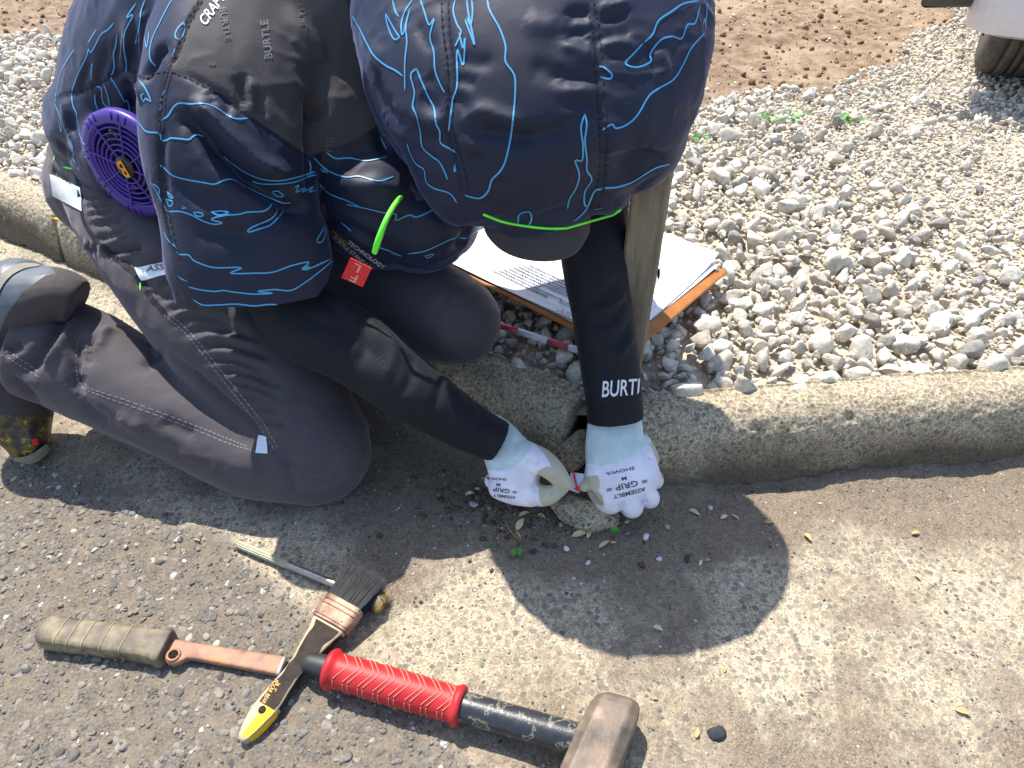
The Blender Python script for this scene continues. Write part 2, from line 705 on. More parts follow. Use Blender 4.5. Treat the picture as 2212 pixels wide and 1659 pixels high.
ASPH = np.array([gr(u, v)[:2] for u, v in ((-900, 760), (205, 1040), (320, 1100), (480, 1165), (560, 1225), (640, 1300), (720, 1400), (850, 1530), (990, 1659), (1150, 1800), (1500, 2300))])
def asphalt_side(xy):
    """signed metres: + on the asphalt, - on the concrete gutter"""
    poly = np.vstack([ASPH, [[.6, -4], [-6, -4], [-6, ASPH[0, 1] + .3]]])
    return poly_sd(xy, poly)

SOIL_X = [-6, -1.6, -1.1, -.6, 0, .35, .62, .8, 1.0, 1.32, 1.6, 2.2, 4]
SOIL_Y = [2.3, 2.2, 2.16, 2.0, 1.8, 1.62, 1.78, 1.80, 1.98, 2.33, 2.7, 3.4, 5.5]
def soil_side(xy):
    """+ on the bare soil, - on the gravel"""
    w = .06 * fbm(np.c_[xy, np.zeros(len(xy))], 6, 3, 91)
    return xy[:, 1] - np.interp(xy[:, 0], SOIL_X, SOIL_Y) + w

def bed_z(xy):
    P = np.c_[xy, np.zeros(len(xy))]
    d = np.clip(kerb_dist(xy) - .06, 0, 9)
    return .090 + .018 * fbm(P, 3.2, 3, 5) * smooth(0, .25, d) + .012 * smooth(.1, .6, d) - .012 * smooth(0, .15, soil_side(xy))

# ------------------------------------------------------------------ ground sheets
def grid(x0, x1, y0, y1, step):
    xs = np.arange(x0, x1 + step / 2, step); ys = np.arange(y0, y1 + step / 2, step)
    X, Y = np.meshgrid(xs, ys)
    n, m = len(xs), len(ys)
    i = np.arange((m - 1) * (n - 1)); r, c = i // (n - 1), i % (n - 1)
    a = r * n + c
    return X.ravel(), Y.ravel(), np.stack([a, a + 1, a + n + 1, a + n], 1)

# far ground out to the horizon
m_far = mat('earth', lin((.55, .44, .34)), lin((.64, .53, .42)), scale=1.5, rough=.95, bump=.6, bscale=30, bdist=.03)
V = np.array([(-900, -900, -.03), (900, -900, -.03), (900, 900, -.03), (-900, 900, -.03)], float)
tag(put('ground', V, [(0, 1, 2, 3)], m_far, origin=(0, 0, 0)), kind='structure')

# road: asphalt and the worn concrete gutter in one sheet, with what lies on it kept as dirt masks
X, Y, Fq = grid(-1.75, 1.45, -.12, 1.72, .0055)
xy = np.c_[X, Y]
kd = kerb_dist(xy)
a_side = asphalt_side(xy) + .022 * fbm(np.c_[xy, np.zeros(len(xy))], 16, 4, 3)
P0 = np.c_[xy, np.zeros(len(xy))]
asph = smooth(-.018, .018, a_side)
rough_n = fbm(P0, 160, 2, 11)
Zr = asph * (.0022 * rough_n + .0012 * fbm(P0, 60, 2, 12)) + (1 - asph) * (.0009 * rough_n + .0022 * fbm(P0, 14, 3, 13))
Zr += .012 * np.exp(-(kd / .035) ** 2) * (.6 + .8 * fbm(P0, 18, 3, 14)) * (kd < .05)      # silt banked at the kerb's foot
joint = np.array([gr(u, v)[:2] for u, v in ((1190, 1130), (1085, 1205), (940, 1283), (790, 1371), (640, 1452))])
jd = np.full(len(xy), 9.)
for a, b in zip(joint[:-1], joint[1:]):
    t = np.clip(((xy - a) @ (b - a)) / ((b - a) @ (b - a)), 0, 1)
    jd = np.minimum(jd, np.linalg.norm(xy - a - t[:, None] * (b - a), axis=1))
jd += .003 * fbm(P0, 40, 2, 55)
Zr -= (1 - asph) * .005 * np.exp(-(jd / .006) ** 2)
road_v = np.c_[X, Y, Zr]

# dirt: 0 clean pale cement, 1 covered in brown silt
def spot(u, v, r, k=1.):
    c = gr(u, v)[:2]
    return k * np.exp(-((np.linalg.norm((xy - c) * np.array([1, 1.25]), axis=1) / r) ** 2))
pale = spot(1060, 1290, .075) + spot(560, 1215, .07) + spot(880, 1400, .06) + spot(640, 1240, .06, .8) + spot(1950, 1480, .10, .8) + spot(1650, 1480, .05, .7) + spot(2100, 1280, .08, .6) + spot(1850, 1160, .1, .5) + spot(480, 1190, .05, .8) + spot(1240, 1330, .05, .8)
pale += 1.0 * np.exp(-(((xy - LEFT0) @ NL + .07) / .07) ** 2) * (X < -.42)
dirt = .62 + .5 * fbm(P0, 7, 4, 21) - .75 * pale + .8 * np.exp(-(kd / .07) ** 2) * (X > -.35) + spot(1230, 1130, .09, .8) + spot(1750, 1560, .12, .35)
slab_ = poly_sd(seen(P0)[:, :2], [(1478, 1235), (1640, 1200), (1780, 1300), (1830, 1659), (1660, 1659), (1560, 1425)])
dirt = np.clip(dirt - .38 * smooth(-6, 14, slab_) + .28 * fbm(P0, 45, 3, 23), 0, 1)

m_road = bpy.data.materials.new('road_surface')
nt, b = nodes_of(m_road)
vec = coords(nt)
na, nb_ = noise(nt, vec, 420, 4, .7), noise(nt, vec, 45, 5, .6)
cement = ramp(nt, na, [(.32, lin((.38, .34, .28))), (.45, lin((.60, .555, .475))), (.56, lin((.73, .68, .575))), (.75, lin((.82, .78, .69)))]).outputs[0]
silt = ramp(nt, noise(nt, vec, 520, 4, .7), [(.3, lin((.31, .275, .235))), (.5, lin((.49, .435, .37))), (.7, lin((.60, .545, .47)))]).outputs[0]
dm = ramp(nt, attr(nt, 'dirt'), [(.2, (0, 0, 0)), (.75, (1, 1, 1))]).outputs[0]
vd = voro(nt, vec, 130)
vcol = ramp(nt, voro(nt, vec, 130, out='Color'), [(0, lin((.36, .35, .34))), (.35, lin((.52, .49, .44))), (.7, lin((.62, .55, .47))), (1, lin((.72, .68, .60)))]).outputs[0]
cement = mixc(nt, ramp(nt, vd, [(.40, (.9, .9, .9)), (.52, (0, 0, 0))]).outputs[0], cement, vcol)
gut = mixc(nt, dm, cement, silt)
vc = voro(nt, vec, 210, out='Color')
grain = ramp(nt, vc, [(.0, (.5, .5, .52)), (.5, (1, 1, 1)), (1, (1.25, 1.22, 1.15))]).outputs[0]
gut = mixc(nt, .55, gut, grain, 'MULTIPLY')
tar = ramp(nt, noise(nt, vec, 330, 4, .7), [(.28, lin((.20, .187, .172))), (.5, lin((.385, .36, .325))), (.72, lin((.52, .485, .44)))]).outputs[0]
tar = mixc(nt, ramp(nt, nb_, [(.35, (0, 0, 0)), (.7, (.7, .7, .7))]).outputs[0], tar, lin((.53, .475, .40)))
nt.links.new(mixc(nt, attr(nt, 'asphalt'), gut, tar), b.inputs['Base Color'])
b.inputs['Roughness'].default_value = .9
b.inputs['Specular IOR Level'].default_value = .3
bumps(nt, b, [(na, .7, .0014), (voro(nt, vec, 260), .5, .0012)])
road = put('road', road_v, Fq, m_road, origin=(0, 0, 0))
set_attr(road, 'dirt', dirt)
set_attr(road, 'asphalt', asph)
tag(road, kind='structure')
m_road_far = mat('road_far', lin((.42, .39, .35)), lin((.5, .46, .41)), scale=60, rough=.9, bump=.5, bscale=300)
V = np.array([(-60, -60, -.008), (60, -60, -.008), (60, .5, -.008), (3, .86, -.008), (.105, .60, -.008), (-2, 1.83, -.008), (-60, 35, -.008)])
tag(put('road_beyond', V, [tuple(range(7))], m_road_far, origin=(0, 0, 0)), kind='structure')

# asphalt chippings and gutter grit
chip_var = [rock(1, 100 + k, 6, .12) for k in range(10)]
chip_var2 = [rock(2, 140 + k, 8, .12) for k in range(10)]
chips_mat = stone_mat('chippings', [(0, lin((.27, .262, .255))), (.25, lin((.41, .40, .38))), (.55, lin((.505, .487, .455))), (.85, lin((.59, .555, .505))), (.95, lin((.80, .79, .76))), (1, lin((.93, .92, .9)))], bump=.4, bscale=500)
def road_z(p):
    i = np.clip(np.round((p[:, 0] + 1.75) / .0055).astype(int), 0, len(np.unique(X)) - 1)
    j = np.clip(np.round((p[:, 1] + .12) / .0055).astype(int), 0, len(np.unique(Y)) - 1)
    return Zr[j * len(np.unique(X)) + i]
def road_pts(n, x0, x1, y0, y1, want):
    p = np.c_[RNG.uniform(x0, x1, n), RNG.uniform(y0, y1, n)]
    q = np.c_[p, np.zeros(n)]
    s = asphalt_side(p) + .022 * fbm(q, 16, 4, 3)
    k = kerb_dist(p) < -.004
    vis = np.abs(p[:, 0]) < .95 * p[:, 1] + .35
    return p[want(s) & k & vis]
for nm, n, lo, hi, want, sq, var in (
        ('asphalt_chippings', 26000, .0034, .0080, lambda s: s > -.004, .62, chip_var2),
        ('asphalt_grit', 40000, .0013, .0032, lambda s: s > -.012, .8, chip_var),
        ('gutter_grit', 30000, .0008, .0026, lambda s: s < .012, .8, chip_var)):
    p = road_pts(n, -1.2, 1.1, .12, 1.2, want)
    s = lo + (hi - lo) * RNG.random(len(p)) ** 2.2
    t = np.clip(RNG.normal(.5, .2, len(p)), 0, .9)
    wh = RNG.random(len(p)) > .988
    t[wh] = RNG.uniform(.92, 1, wh.sum())
    z = road_z(p) - s * sq * (.35 if 'chip' in nm else .1)
    if nm == 'gutter_grit':
        t = np.clip(RNG.normal(.55, .25, len(p)), 0, .96)
    tag(scatter(nm, var, np.c_[p, z], s, chips_mat, t, squash=sq, tilt=.4 if 'chip' in nm else None),
        {'asphalt_chippings': 'grey chippings set in the worn asphalt', 'asphalt_grit': 'fine grit between the asphalt chippings', 'gutter_grit': 'sandy grit strewn over the concrete gutter'}[nm], 'grit', kind='stuff')

# ------------------------------------------------------------------ kerb
m_kerb = bpy.data.materials.new('kerb_concrete')
nt, b = nodes_of(m_kerb)
vec = coords(nt)
n1 = noise(nt, vec, 330, 4, .7)
paste = ramp(nt, n1, [(.3, lin((.34, .30, .25))), (.44, lin((.56, .51, .43))), (.54, lin((.72, .67, .56))), (.70, lin((.83, .79, .69)))]).outputs[0]
peb = ramp(nt, voro(nt, vec, 150, out='Color'), [(0, lin((.34, .32, .31))), (.4, lin((.52, .47, .40))), (.75, lin((.66, .58, .50))), (1, lin((.78, .72, .64)))]).outputs[0]
pm = ramp(nt, voro(nt, vec, 150), [(.36, (.85, .85, .85)), (.5, (0, 0, 0))]).outputs[0]
c = mixc(nt, pm, paste, peb)
c = mixc(nt, ramp(nt, attr(nt, 'grime_shade'), [(.25, (0, 0, 0)), (.9, (.85, .85, .85))]).outputs[0], c, mixc(nt, n1, lin((.20, .17, .14)), lin((.37, .32, .265))))  # grime and painted face shade mixed over the concrete
moss = ramp(nt, noise(nt, vec, 22, 5, .65), [(.52, (0, 0, 0)), (.7, (.55, .55, .55))]).outputs[0]
c = mixc(nt, moss, c, lin((.42, .37, .28)))
nt.links.new(c, b.inputs['Base Color'])
b.inputs['Roughness'].default_value = .9
b.inputs['Specular IOR Level'].default_value = .3
bumps(nt, b, [(voro(nt, vec, 150), .6, .0022), (n1, .7, .0016)])

PROF = np.array([(-.001, -.02), (.001, .0), (.005, .03), (.011, .062), (.017, .083), (.026, .098), (.038, .107), (.050, .111), (.062, .111), (.074, .109), (.080, .10), (.082, -.02)])
kerb = empty('kerb', (.105, .60, 0))
kerb['kind'] = 'structure'
def kerb_stone(p0, p1, nrm, h=.95, step=.004, chew0=0, chew1=0, seed=0):
    """one cast kerb block between two points of the kerb's foot; chew: how ragged an end is"""
    L = np.linalg.norm(p1 - p0)
    d = (p1 - p0) / L
    ns = int(L / step) + 1
    pr = catmull(PROF, 64)
    s = np.linspace(0, L, ns)
    S, K = np.meshgrid(s, np.arange(len(pr)), indexing='ij')
    off, z = pr[K.ravel(), 0], pr[K.ravel(), 1] * h
    S = S.ravel()
    Q = np.c_[S * 1.0, off, z]
    if chew0: S = S + (chew0 * (1 + .9 * fbm(Q + 9, 22, 3, seed + 3))) * np.exp(-S / .03) * 1.0
    if chew1: S = S - (chew1 * (1 + .9 * fbm(Q + 4, 22, 3, seed + 4))) * np.exp(-(L - S) / .03)
    e = np.minimum(S, L - S)
    roundoff = .006 * np.exp(-np.clip(e, 0, 1) / .006)
    V = np.c_[p0[0] + d[0] * S + nrm[0] * off, p0[1] + d[1] * S + nrm[1] * off, z]
    cen = np.c_[p0[0] + d[0] * S + nrm[0] * .04, p0[1] + d[1] * S + nrm[1] * .04, np.full(len(S), .05)]
    out = V - cen
    out -= np.outer((out[:, :2] @ d), np.r_[d, 0])
    out /= np.linalg.norm(out, axis=1)[:, None] + 1e-9
    W = V + 0
    dsp = .0035 * fbm(W, 12, 3, 31) + .0016 * fbm(W, 90, 3, 32) + .0011 * vnoise(W, 260, 33) - roundoff
    pits = np.clip(fbm(W, 35, 3, 36) - .38, 0, 1)
    V = V + out * (dsp - .02 * pits)[:, None]
    k = len(pr)
    a = (np.arange(ns - 1)[:, None] * k + np.arange(k - 1)[None]).ravel()
    F = [tuple(q) for q in np.stack([a, a + k, a + k + 1, a + 1], 1)]
    F.append(tuple(range(k))); F.append(tuple((ns - 1) * k + np.arange(k)[::-1]))
    o = put('kerb_stone', V, F, m_kerb, kerb)
    W = np.c_[V[:, :2], V[:, 2]]
    set_attr(o, 'grime_shade', np.clip(1.25 - V[:, 2] / .078 + .55 * fbm(W, 9, 4, 41), 0, 1))  # foot grime plus the kerb face's own shade, painted as darkening downwards
    return o
jl = gr(150, 572)[:2]
sj = (jl - LEFT0) @ DL
kerb_stone(LEFT0 + DL * (sj - 1.2), LEFT0 + DL * (sj - .004), NL, step=.006, seed=1)
for k in range(4):
    kerb_stone(LEFT0 + DL * (sj - 1.208 - (k + 1) * 1.2), LEFT0 + DL * (sj - 1.208 - k * 1.2 - .008), NL, step=.02, seed=6 + k)
kerb_stone(LEFT0 + DL * (sj + .004), BEND - DL * .045, NL, chew1=.012, seed=2)
kerb_stone(BEND + DR * .012, BEND + DR * .78, NR, chew0=.006, seed=3)
kerb_stone(BEND + DR * .788, BEND + DR * 1.6, NR, step=.008, seed=4)

# ------------------------------------------------------------------ gravel bed and soil
m_bed = mat('gravel_dust', lin((.62, .57, .49)), lin((.76, .71, .63)), scale=60, rough=.95, bump=.8, bscale=260, bdist=.003)
X, Y, Fq = grid(-3.4, 3.4, .40, 3.2, .02)
xy = np.c_[X, Y]
kd = kerb_dist(xy)
zb = bed_z(xy) - .010
keep = (kd[Fq] > .045).all(1) & (soil_side(xy)[Fq] < -.01).all(1)
bed = put('gravel_bed', np.c_[X, Y, zb], Fq[keep], m_bed, origin=(0, 0, 0))
tag(bed, kind='structure')

gravel_stops = [(0, lin((.44, .43, .42))), (.10, lin((.58, .56, .53))), (.3, lin((.71, .68, .62))), (.6, lin((.79, .755, .69))), (.85, lin((.84, .81, .75))), (1, lin((.89, .87, .83)))]
m_stone = stone_mat('gravel', gravel_stops, bump=.7, bscale=190)

class Darts:
    """throw stones so that they lie beside one another"""
    def __init__(s, cell): s.c, s.g = cell, {}
    def ok(s, x, y, r, k):
        i, j = int(x // s.c), int(y // s.c)
        for a in (-1, 0, 1):
            for bb in (-1, 0, 1):
                for (px, py, pr) in s.g.get((i + a, j + bb), ()):
                    if (px - x) ** 2 + (py - y) ** 2 < (k * (pr + r)) ** 2: return False
        s.g.setdefault((i, j), []).append((x, y, r))
        return True
def gravel_field(n, lo, hi, k, dz, y0=.55, dens=None):
    p = np.c_[RNG.uniform(-2.3, 2.3, n), RNG.uniform(y0, 2.9, n)]
    # thin out with distance so that far stones do not cost more than they show
    m = (np.abs(p[:, 0]) < .78 * p[:, 1] + .38) & (kerb_dist(p) > .064 + lo * .4) & (soil_side(p) < .03)
    p = p[m]
    if dens is not None: p = p[RNG.random(len(p)) < dens(p)]
    r = lo + (hi - lo) * RNG.random(len(p)) ** 1.7
    r = np.maximum(lo * .8, r * (1 - .32 * smooth(.45, 1.0, p[:, 0]) * smooth(.75, 1.0, p[:, 1])))
    D = Darts(hi * 2.2)
    keep = np.array([D.ok(x, y, q, k) for (x, y), q in zip(p, r)])
    p, r = p[keep], r[keep]
    return np.c_[p, bed_z(p) + dz * r], r
fine = lambda p: smooth(-.25, .35, fbm(np.c_[p, np.zeros(len(p))], 2.6, 3, 77) + .75 * smooth(.2, .9, p[:, 0]) * smooth(.8, 1.2, p[:, 1]) + .3 * smooth(1.0, 1.6, p[:, 1]))
coarse = lambda p: np.clip(1.05 - .75 * fine(p) + .5 * np.exp(-((kerb_dist(p) - .1) / .18) ** 2), 0, 1)
Pb, Rb = gravel_field(22000, .0115, .0215, .76, .40, dens=coarse)
Pm, Rm = gravel_field(52000, .006, .0118, .70, .45)
Ps, Rs = gravel_field(90000, .0026, .0062, .66, .6, dens=lambda p: .5 + .5 * fine(p))
def tints(n, mu=.62, sd=.2):
    t = np.clip(RNG.normal(mu, sd, n), .12, 1)
    d = RNG.random(n) < .025
    t[d] = RNG.uniform(0, .12, d.sum())
    return t
# the stones that show largest are pieces of their own
body_hull = np.array([(110, 400), (300, 0), (1530, 0), (1530, 200), (1380, 480), (1390, 900), (1180, 980), (1080, 760), (700, 1100), (0, 1000), (0, 600), (250, 640)])
sv = seen(Pb)
show = np.where((poly_sd(sv[:, :2], body_hull) < 0) & (sv[:, 0] > -10) & (sv[:, 0] < 2222) & (sv[:, 1] > 0), Rb / sv[:, 2], 0)
order = np.argsort(-show)
big, rest = order[:300], order[300:]
hero = []
for k in range(26):
    Vv, Ff = rock(3, 300 + k, 15, .13)
    Vv = Vv * (1 + .05 * fbm(Vv, 5, 3, 400 + k)[:, None]) * .018
    me = bpy.data.meshes.new('gravel_stone')
    me.from_pydata(Vv.tolist(), [], Ff.tolist())
    me.polygons.foreach_set('use_smooth', np.ones(len(Ff), bool))
    me.materials.append(m_stone)
    a = me.attributes.new('tint', 'FLOAT', 'POINT')
    a.data.foreach_set('value', np.full(len(Vv), [.62, .75, .5, .85, .68, .55, .92, .4, .7, .8, .6, .12, .66][k % 13], np.float32))
    hero.append(me)
for i in big:
    o = bpy.data.objects.new('gravel_stone', hero[random.randrange(len(hero))])
    COL.objects.link(o)
    o.parent = bed
    o.location = Pb[i]
    o.rotation_euler = [random.uniform(-3, 3) for _ in range(3)]
    o.scale = [Rb[i] / .018 * random.uniform(1.0, 1.3) for _ in range(3)]
st_var2 = [rock(2, 200 + k, 12, .16) for k in range(16)]
st_var1 = [rock(1, 220 + k, 6, .12) for k in range(12)]
for nm, P_, R_, var in (('loose_gravel', Pb[rest], Rb[rest], st_var2), ('small_gravel', Pm, Rm, st_var2), ('fine_gravel', Ps, Rs, st_var1)):
    o = scatter(nm, var, P_, R_, m_stone, tints(len(P_), .64 if nm != 'fine_gravel' else .56), bed)
    if nm != 'loose_gravel': o.data.polygons.foreach_set('use_smooth', np.zeros(len(o.data.polygons), bool))
    tag(o, kind='stuff')

m_soil = bpy.data.materials.new('soil')
nt, b = nodes_of(m_soil)
vec = coords(nt)
c = ramp(nt, noise(nt, vec, 26, 6, .65), [(.3, lin((.38, .31, .245))), (.5, lin((.51, .43, .35))), (.68, lin((.61, .53, .445)))]).outputs[0]
c = mixc(nt, ramp(nt, noise(nt, vec, 5, 4), [(.48, (0, 0, 0)), (.68, (.6, .6, .6))]).outputs[0], c, lin((.67, .59, .49)))
nt.links.new(c, b.inputs['Base Color'])
b.inputs['Roughness'].default_value = .95
b.inputs['Specular IOR Level'].default_value = .2
bumps(nt, b, [(noise(nt, vec, 70, 5, .7), .8, .008)])
X, Y, Fq = grid(-4.2, 4.2, 1.35, 6.0, .016)
xy = np.c_[X, Y]
P0 = np.c_[xy, np.zeros(len(xy))]
ss = soil_side(xy)
zs = .082 + .016 * fbm(P0, 3, 3, 61) + .014 * fbm(P0, 14, 4, 62) + .006 * np.abs(fbm(P0, 45, 3, 63)) - .012 * smooth(.0, -.10, ss)
keep = (ss[Fq] > -.2).all(1) & (kerb_dist(xy)[Fq] > .05).all(1)
tag(put('soil', np.c_[X, Y, zs], Fq[keep], m_soil, origin=(0, 0, 0)), kind='structure')
X2, Y2, F2 = grid(-60, 60, 5.9, 120, 4.0)
F2 = F2[(kerb_dist(np.c_[X2, Y2])[F2] > .05).all(1)]
tag(put('soil_beyond', np.c_[X2, Y2, np.full(len(X2), .075)], F2, m_soil, origin=(0, 0, 0)), kind='structure')
n = 16000
p = np.c_[RNG.uniform(-2.8, 2.8, n), RNG.uniform(1.5, 3.6, n)]
p = p[(soil_side(p) > -.03) & (np.abs(p[:, 0]) < .8 * p[:, 1] + .4)]
s = .0018 + .010 * RNG.random(len(p)) ** 5
q = np.c_[p, np.zeros(len(p))]
z = .082 + .016 * fbm(q, 3, 3, 61) + .012 * fbm(q, 14, 4, 62) + .003
clods = RNG.random(len(p)) < .72
m_clod = stone_mat('clod', [(0, lin((.43, .34, .26))), (.5, lin((.52, .425, .335))), (1, lin((.60, .505, .41)))], bump=.8, bscale=220, rough=.95)
tag(scatter('soil_clods', st_var1, np.c_[p, z][clods], s[clods] * 1.1, m_clod, RNG.random(clods.sum())), 'brown crumbly clods lying on the bare soil', 'soil', kind='stuff')
tag(scatter('soil_pebbles', st_var1, np.c_[p, z][~clods], s[~clods] * .8, m_stone, tints((~clods).sum(), .6)), 'pale pebbles sprinkled over the bare soil', 'pebbles', kind='stuff')
# ------------------------------------------------------------------ the kneeling worker
m_navy = fabric('navy_nylon', lin((.085, .102, .165)), lin((.115, .137, .22)), rough=.54, sheen=.5, weave=2200, bump=.35, spec=.3, coarse=.12, speck=.5)
m_yoke = fabric('black_ripstop', lin((.20, .19, .195)), lin((.245, .235, .24)), rough=.68, sheen=.5, weave=1800, bump=.5, spec=.3, coarse=.12, speck=.9)
m_trouser = fabric('charcoal_twill', lin((.255, .237, .25)), lin((.31, .288, .30)), rough=.75, sheen=.35, weave=900, bump=.7, spec=.3, coarse=.2, speck=.5)
m_sleeve = fabric('black_jersey', lin((.10, .105, .125)), lin((.13, .135, .155)), rough=.7, sheen=.2, weave=1500, bump=.3, spec=.2, coarse=.12)
m_print = mat('blue_print', lin((.25, .56, .74)), lin((.31, .63, .81)), scale=8, rough=.45)
m_seam = mat('dark_thread', (.008, .009, .012), rough=.8)
m_stitch = mat('pale_thread', lin((.52, .50, .51)), rough=.8)
m_neon = mat('neon_cord', lin((.40, .95, .25)), lin((.48, 1.0, .30)), scale=60, rough=.5)
m_white = mat('reflective_print', lin((.86, .87, .88)), rough=.4)
m_greytext = mat('grey_print', lin((.46, .44, .44)), rough=.6)
m_faint = mat('faint_print', lin((.27, .255, .25)), rough=.6)
m_gold = mat('gold_print', lin((.78, .60, .18)), rough=.5)
m_red = mat('red_tag', lin((.86, .16, .12)), lin((.92, .22, .17)), scale=300, rough=.7)

man = empty('person', gr(560, 1000), 'kneeling worker in navy hooded fan jacket with blue lines, charcoal trousers and white gloves', 'person')

# --- body under the clothes, one continuous figure
skin_m = mat('skin', lin((.72, .54, .43)), lin((.77, .59, .48)), scale=30, rough=.5)
hc = at(1165, 235, .725)
fw = at(1180, 520, .74) - hc; fw /= np.linalg.norm(fw)                  # the way the face looks
sd_ = np.cross(fw, at(1165, 250, .6) - hc); sd_ /= np.linalg.norm(sd_)
upv = np.cross(sd_, fw)
body_parts = [ball(hc, (.078, .092, .095)),
              ball(hc + fw * .045 - upv * .03, (.058, .058, .06)),
              tube_xyz([hc + fw * .088 - upv * .005, hc + fw * .105 - upv * .03], [.008, .014]),
              ball(hc + fw * .09 - upv * .065, (.02, .012, .01)),
              ball(hc + sd_ * .08 - upv * .015, (.012, .02, .028)), ball(hc - sd_ * .08 - upv * .015, (.012, .02, .028)),
              tube_xyz([hc - fw * .02 - upv * .05, at(960, 90, .82)], [.052, .06]),
              tube_uv([(960, 90, .84, 150, .1), (700, 110, .88, 190, .12), (420, 250, .94, 170, .12), (270, 380, .97, 120, .1)]),
              tube_uv([(620, 110, .82, 75, .06), (560, 160, .80, 70, .045), (550, 420, .80, 60, .03), (645, 690, .818, 50, .026), (880, 835, .835, 45, .03), (1060, 945, .868, 30, .022)]),
              tube_uv([(960, 90, .88, 80, .05), (1250, 180, .93, 75, .05), (1290, 470, .85, 52, .036), (1318, 800, .86, 42, .03), (1330, 900, .87, 34, .024)]),
              tube_uv([(260, 390, .96, 90, .08), (460, 680, .93, 105, .07), (670, 960, .915, 78, .05), (420, 905, .925, 62, .045), (150, 780, .925, 45, .035), (60, 700, .905, 40, .035), (30, 800, .925, 36, .03)]),
              tube_uv([(330, 400, 1.0, 90, .08), (760, 620, .99, 95, .07), (985, 690, .92, 72, .05), (760, 690, 1.04, 60, .045), (520, 620, 1.15, 50, .04)])]
bV, bF = fuse(body_parts, .007, 3)
put('body', bV, bF, skin_m, man)
eye_m = mat('eye', lin((.9, .9, .88)), rough=.2)
hair_m = mat('hair', (.012, .010, .009), rough=.5, bump=.6, bscale=900)
hV, hF = fuse([ball(hc + upv * .02 - fw * .02, (.085, .095, .098))], .006, 1)
put('hair', hV, hF, hair_m, man)

# --- trousers
leg = [tube_uv([(225, 370, .96, 100, .075), (300, 480, .93, 122, .08), (430, 640, .905, 138, .085), (585, 815, .905, 140, .075), (690, 950, .905, 108, .066)]),
       tube_uv([(672, 985, .905, 108, .064), (540, 985, .905, 88, .062), (412, 912, .912, 95, .066), (310, 858, .915, 104, .07), (232, 810, .918, 114, .072), (150, 770, .92, 118, .072), (85, 745, .92, 118, .07)], round_ends=(True, False)),
       ball_uv(250, 400, .985, 138, 125, .10),
       ball_uv(690, 975, .905, 112, 112, .066),
       tube_uv([(320, 400, 1.02, 120, .1), (560, 540, 1.02, 130, .09), (800, 640, .98, 130, .085), (955, 680, .92, 108, .07), (985, 690, .91, 95, .066)]),
       tube_uv([(985, 700, .915, 88, .06), (760, 690, 1.04, 75, .06), (500, 620, 1.16, 70, .06)])]
tv, tf = fuse(leg, .0036, 5)
trousers = Skin(tv, tf)
d = 2.0e-3 * fbm(tv * np.array([1.0, 1.0, 1.6]), 17, 3, 201) + 1.4e-3 * rumple(tv * np.array([.6, 1, 1]), 26, 202) + .7e-3 * rumple(tv, 60, 203)
trousers.push(d)
W = .0052
folds = []
# gathers across the thigh
for L in (((920, 470), (1010, 440), (1130, 430)), ((950, 545), (1040, 500), (1160, 505), (1300, 560)), ((1010, 600), (1150, 560), (1300, 590), (1400, 640)),
          ((1080, 665), (1180, 650), (1300, 665), (1450, 715)), ((1120, 735), (1250, 735), (1400, 780), (1500, 830)), ((1180, 800), (1300, 800), (1450, 850), (1560, 890)),
          ((1230, 850), (1380, 880), (1480, 925), (1570, 950)), ((1300, 930), (1420, 950), (1530, 990)), ((1370, 1010), (1470, 1010), (1540, 1030)),
          ((1400, 1080), (1500, 1080), (1600, 1110)), ((560, 170), (680, 130), (800, 120)), ((700, 240), (800, 215), (930, 180)), ((840, 420), (960, 380), (1030, 380)),
          ((1560, 1290), (1700, 1340), (1850, 1330)), ((1620, 1380), (1750, 1420), (1900, 1400)), ((1560, 1250), (1600, 1400), (1650, 1470))):
    folds.append((Z3(L), W, -.0042))
for L in (((940, 510), (1020, 470), (1140, 470)), ((1050, 635), (1180, 605), (1330, 625), (1430, 670)), ((1100, 700), (1240, 695), (1380, 735), (1470, 770)), ((1150, 770), (1290, 768), (1420, 810)), ((1210, 828), (1340, 840), (1460, 885)), ((1280, 895), (1400, 915), (1500, 955)), ((820, 330), (900, 290), (1000, 260))):
    folds.append((Z3(L), W, .0034))
# bunched cloth above the boot
for L, w, h in ((((430, 560), (420, 700), (410, 820), (430, 960)), .009, -.013), (((520, 590), (490, 680), (480, 780)), .007, -.009), (((360, 480), (300, 600), (200, 740), (90, 800)), .010, -.010),
                (((450, 620), (440, 760), (440, 850)), .006, .006), (((390, 540), (320, 660), (230, 780)), .008, .008), (((620, 560), (560, 600), (510, 700)), .007, .006),
                (((120, 640), (60, 680), (10, 690)), .008, -.007), (((30, 840), (130, 900), (220, 1000)), .010, -.007), (((430, 960), (520, 1050), (600, 1080)), .010, -.007),
                (((250, 480), (330, 500), (420, 470)), .007, -.006), (((880, 1060), (980, 1120), (1090, 1160)), .010, -.004), (((640, 1040), (720, 1090), (800, 1130)), .010, .004), (((800, 790), (850, 740), (900, 700)), .008, -.005), (((1400, 1270), (1440, 1330), (1460, 1390)), .005, -.003)):
    folds.append((Z3(L), w, h))
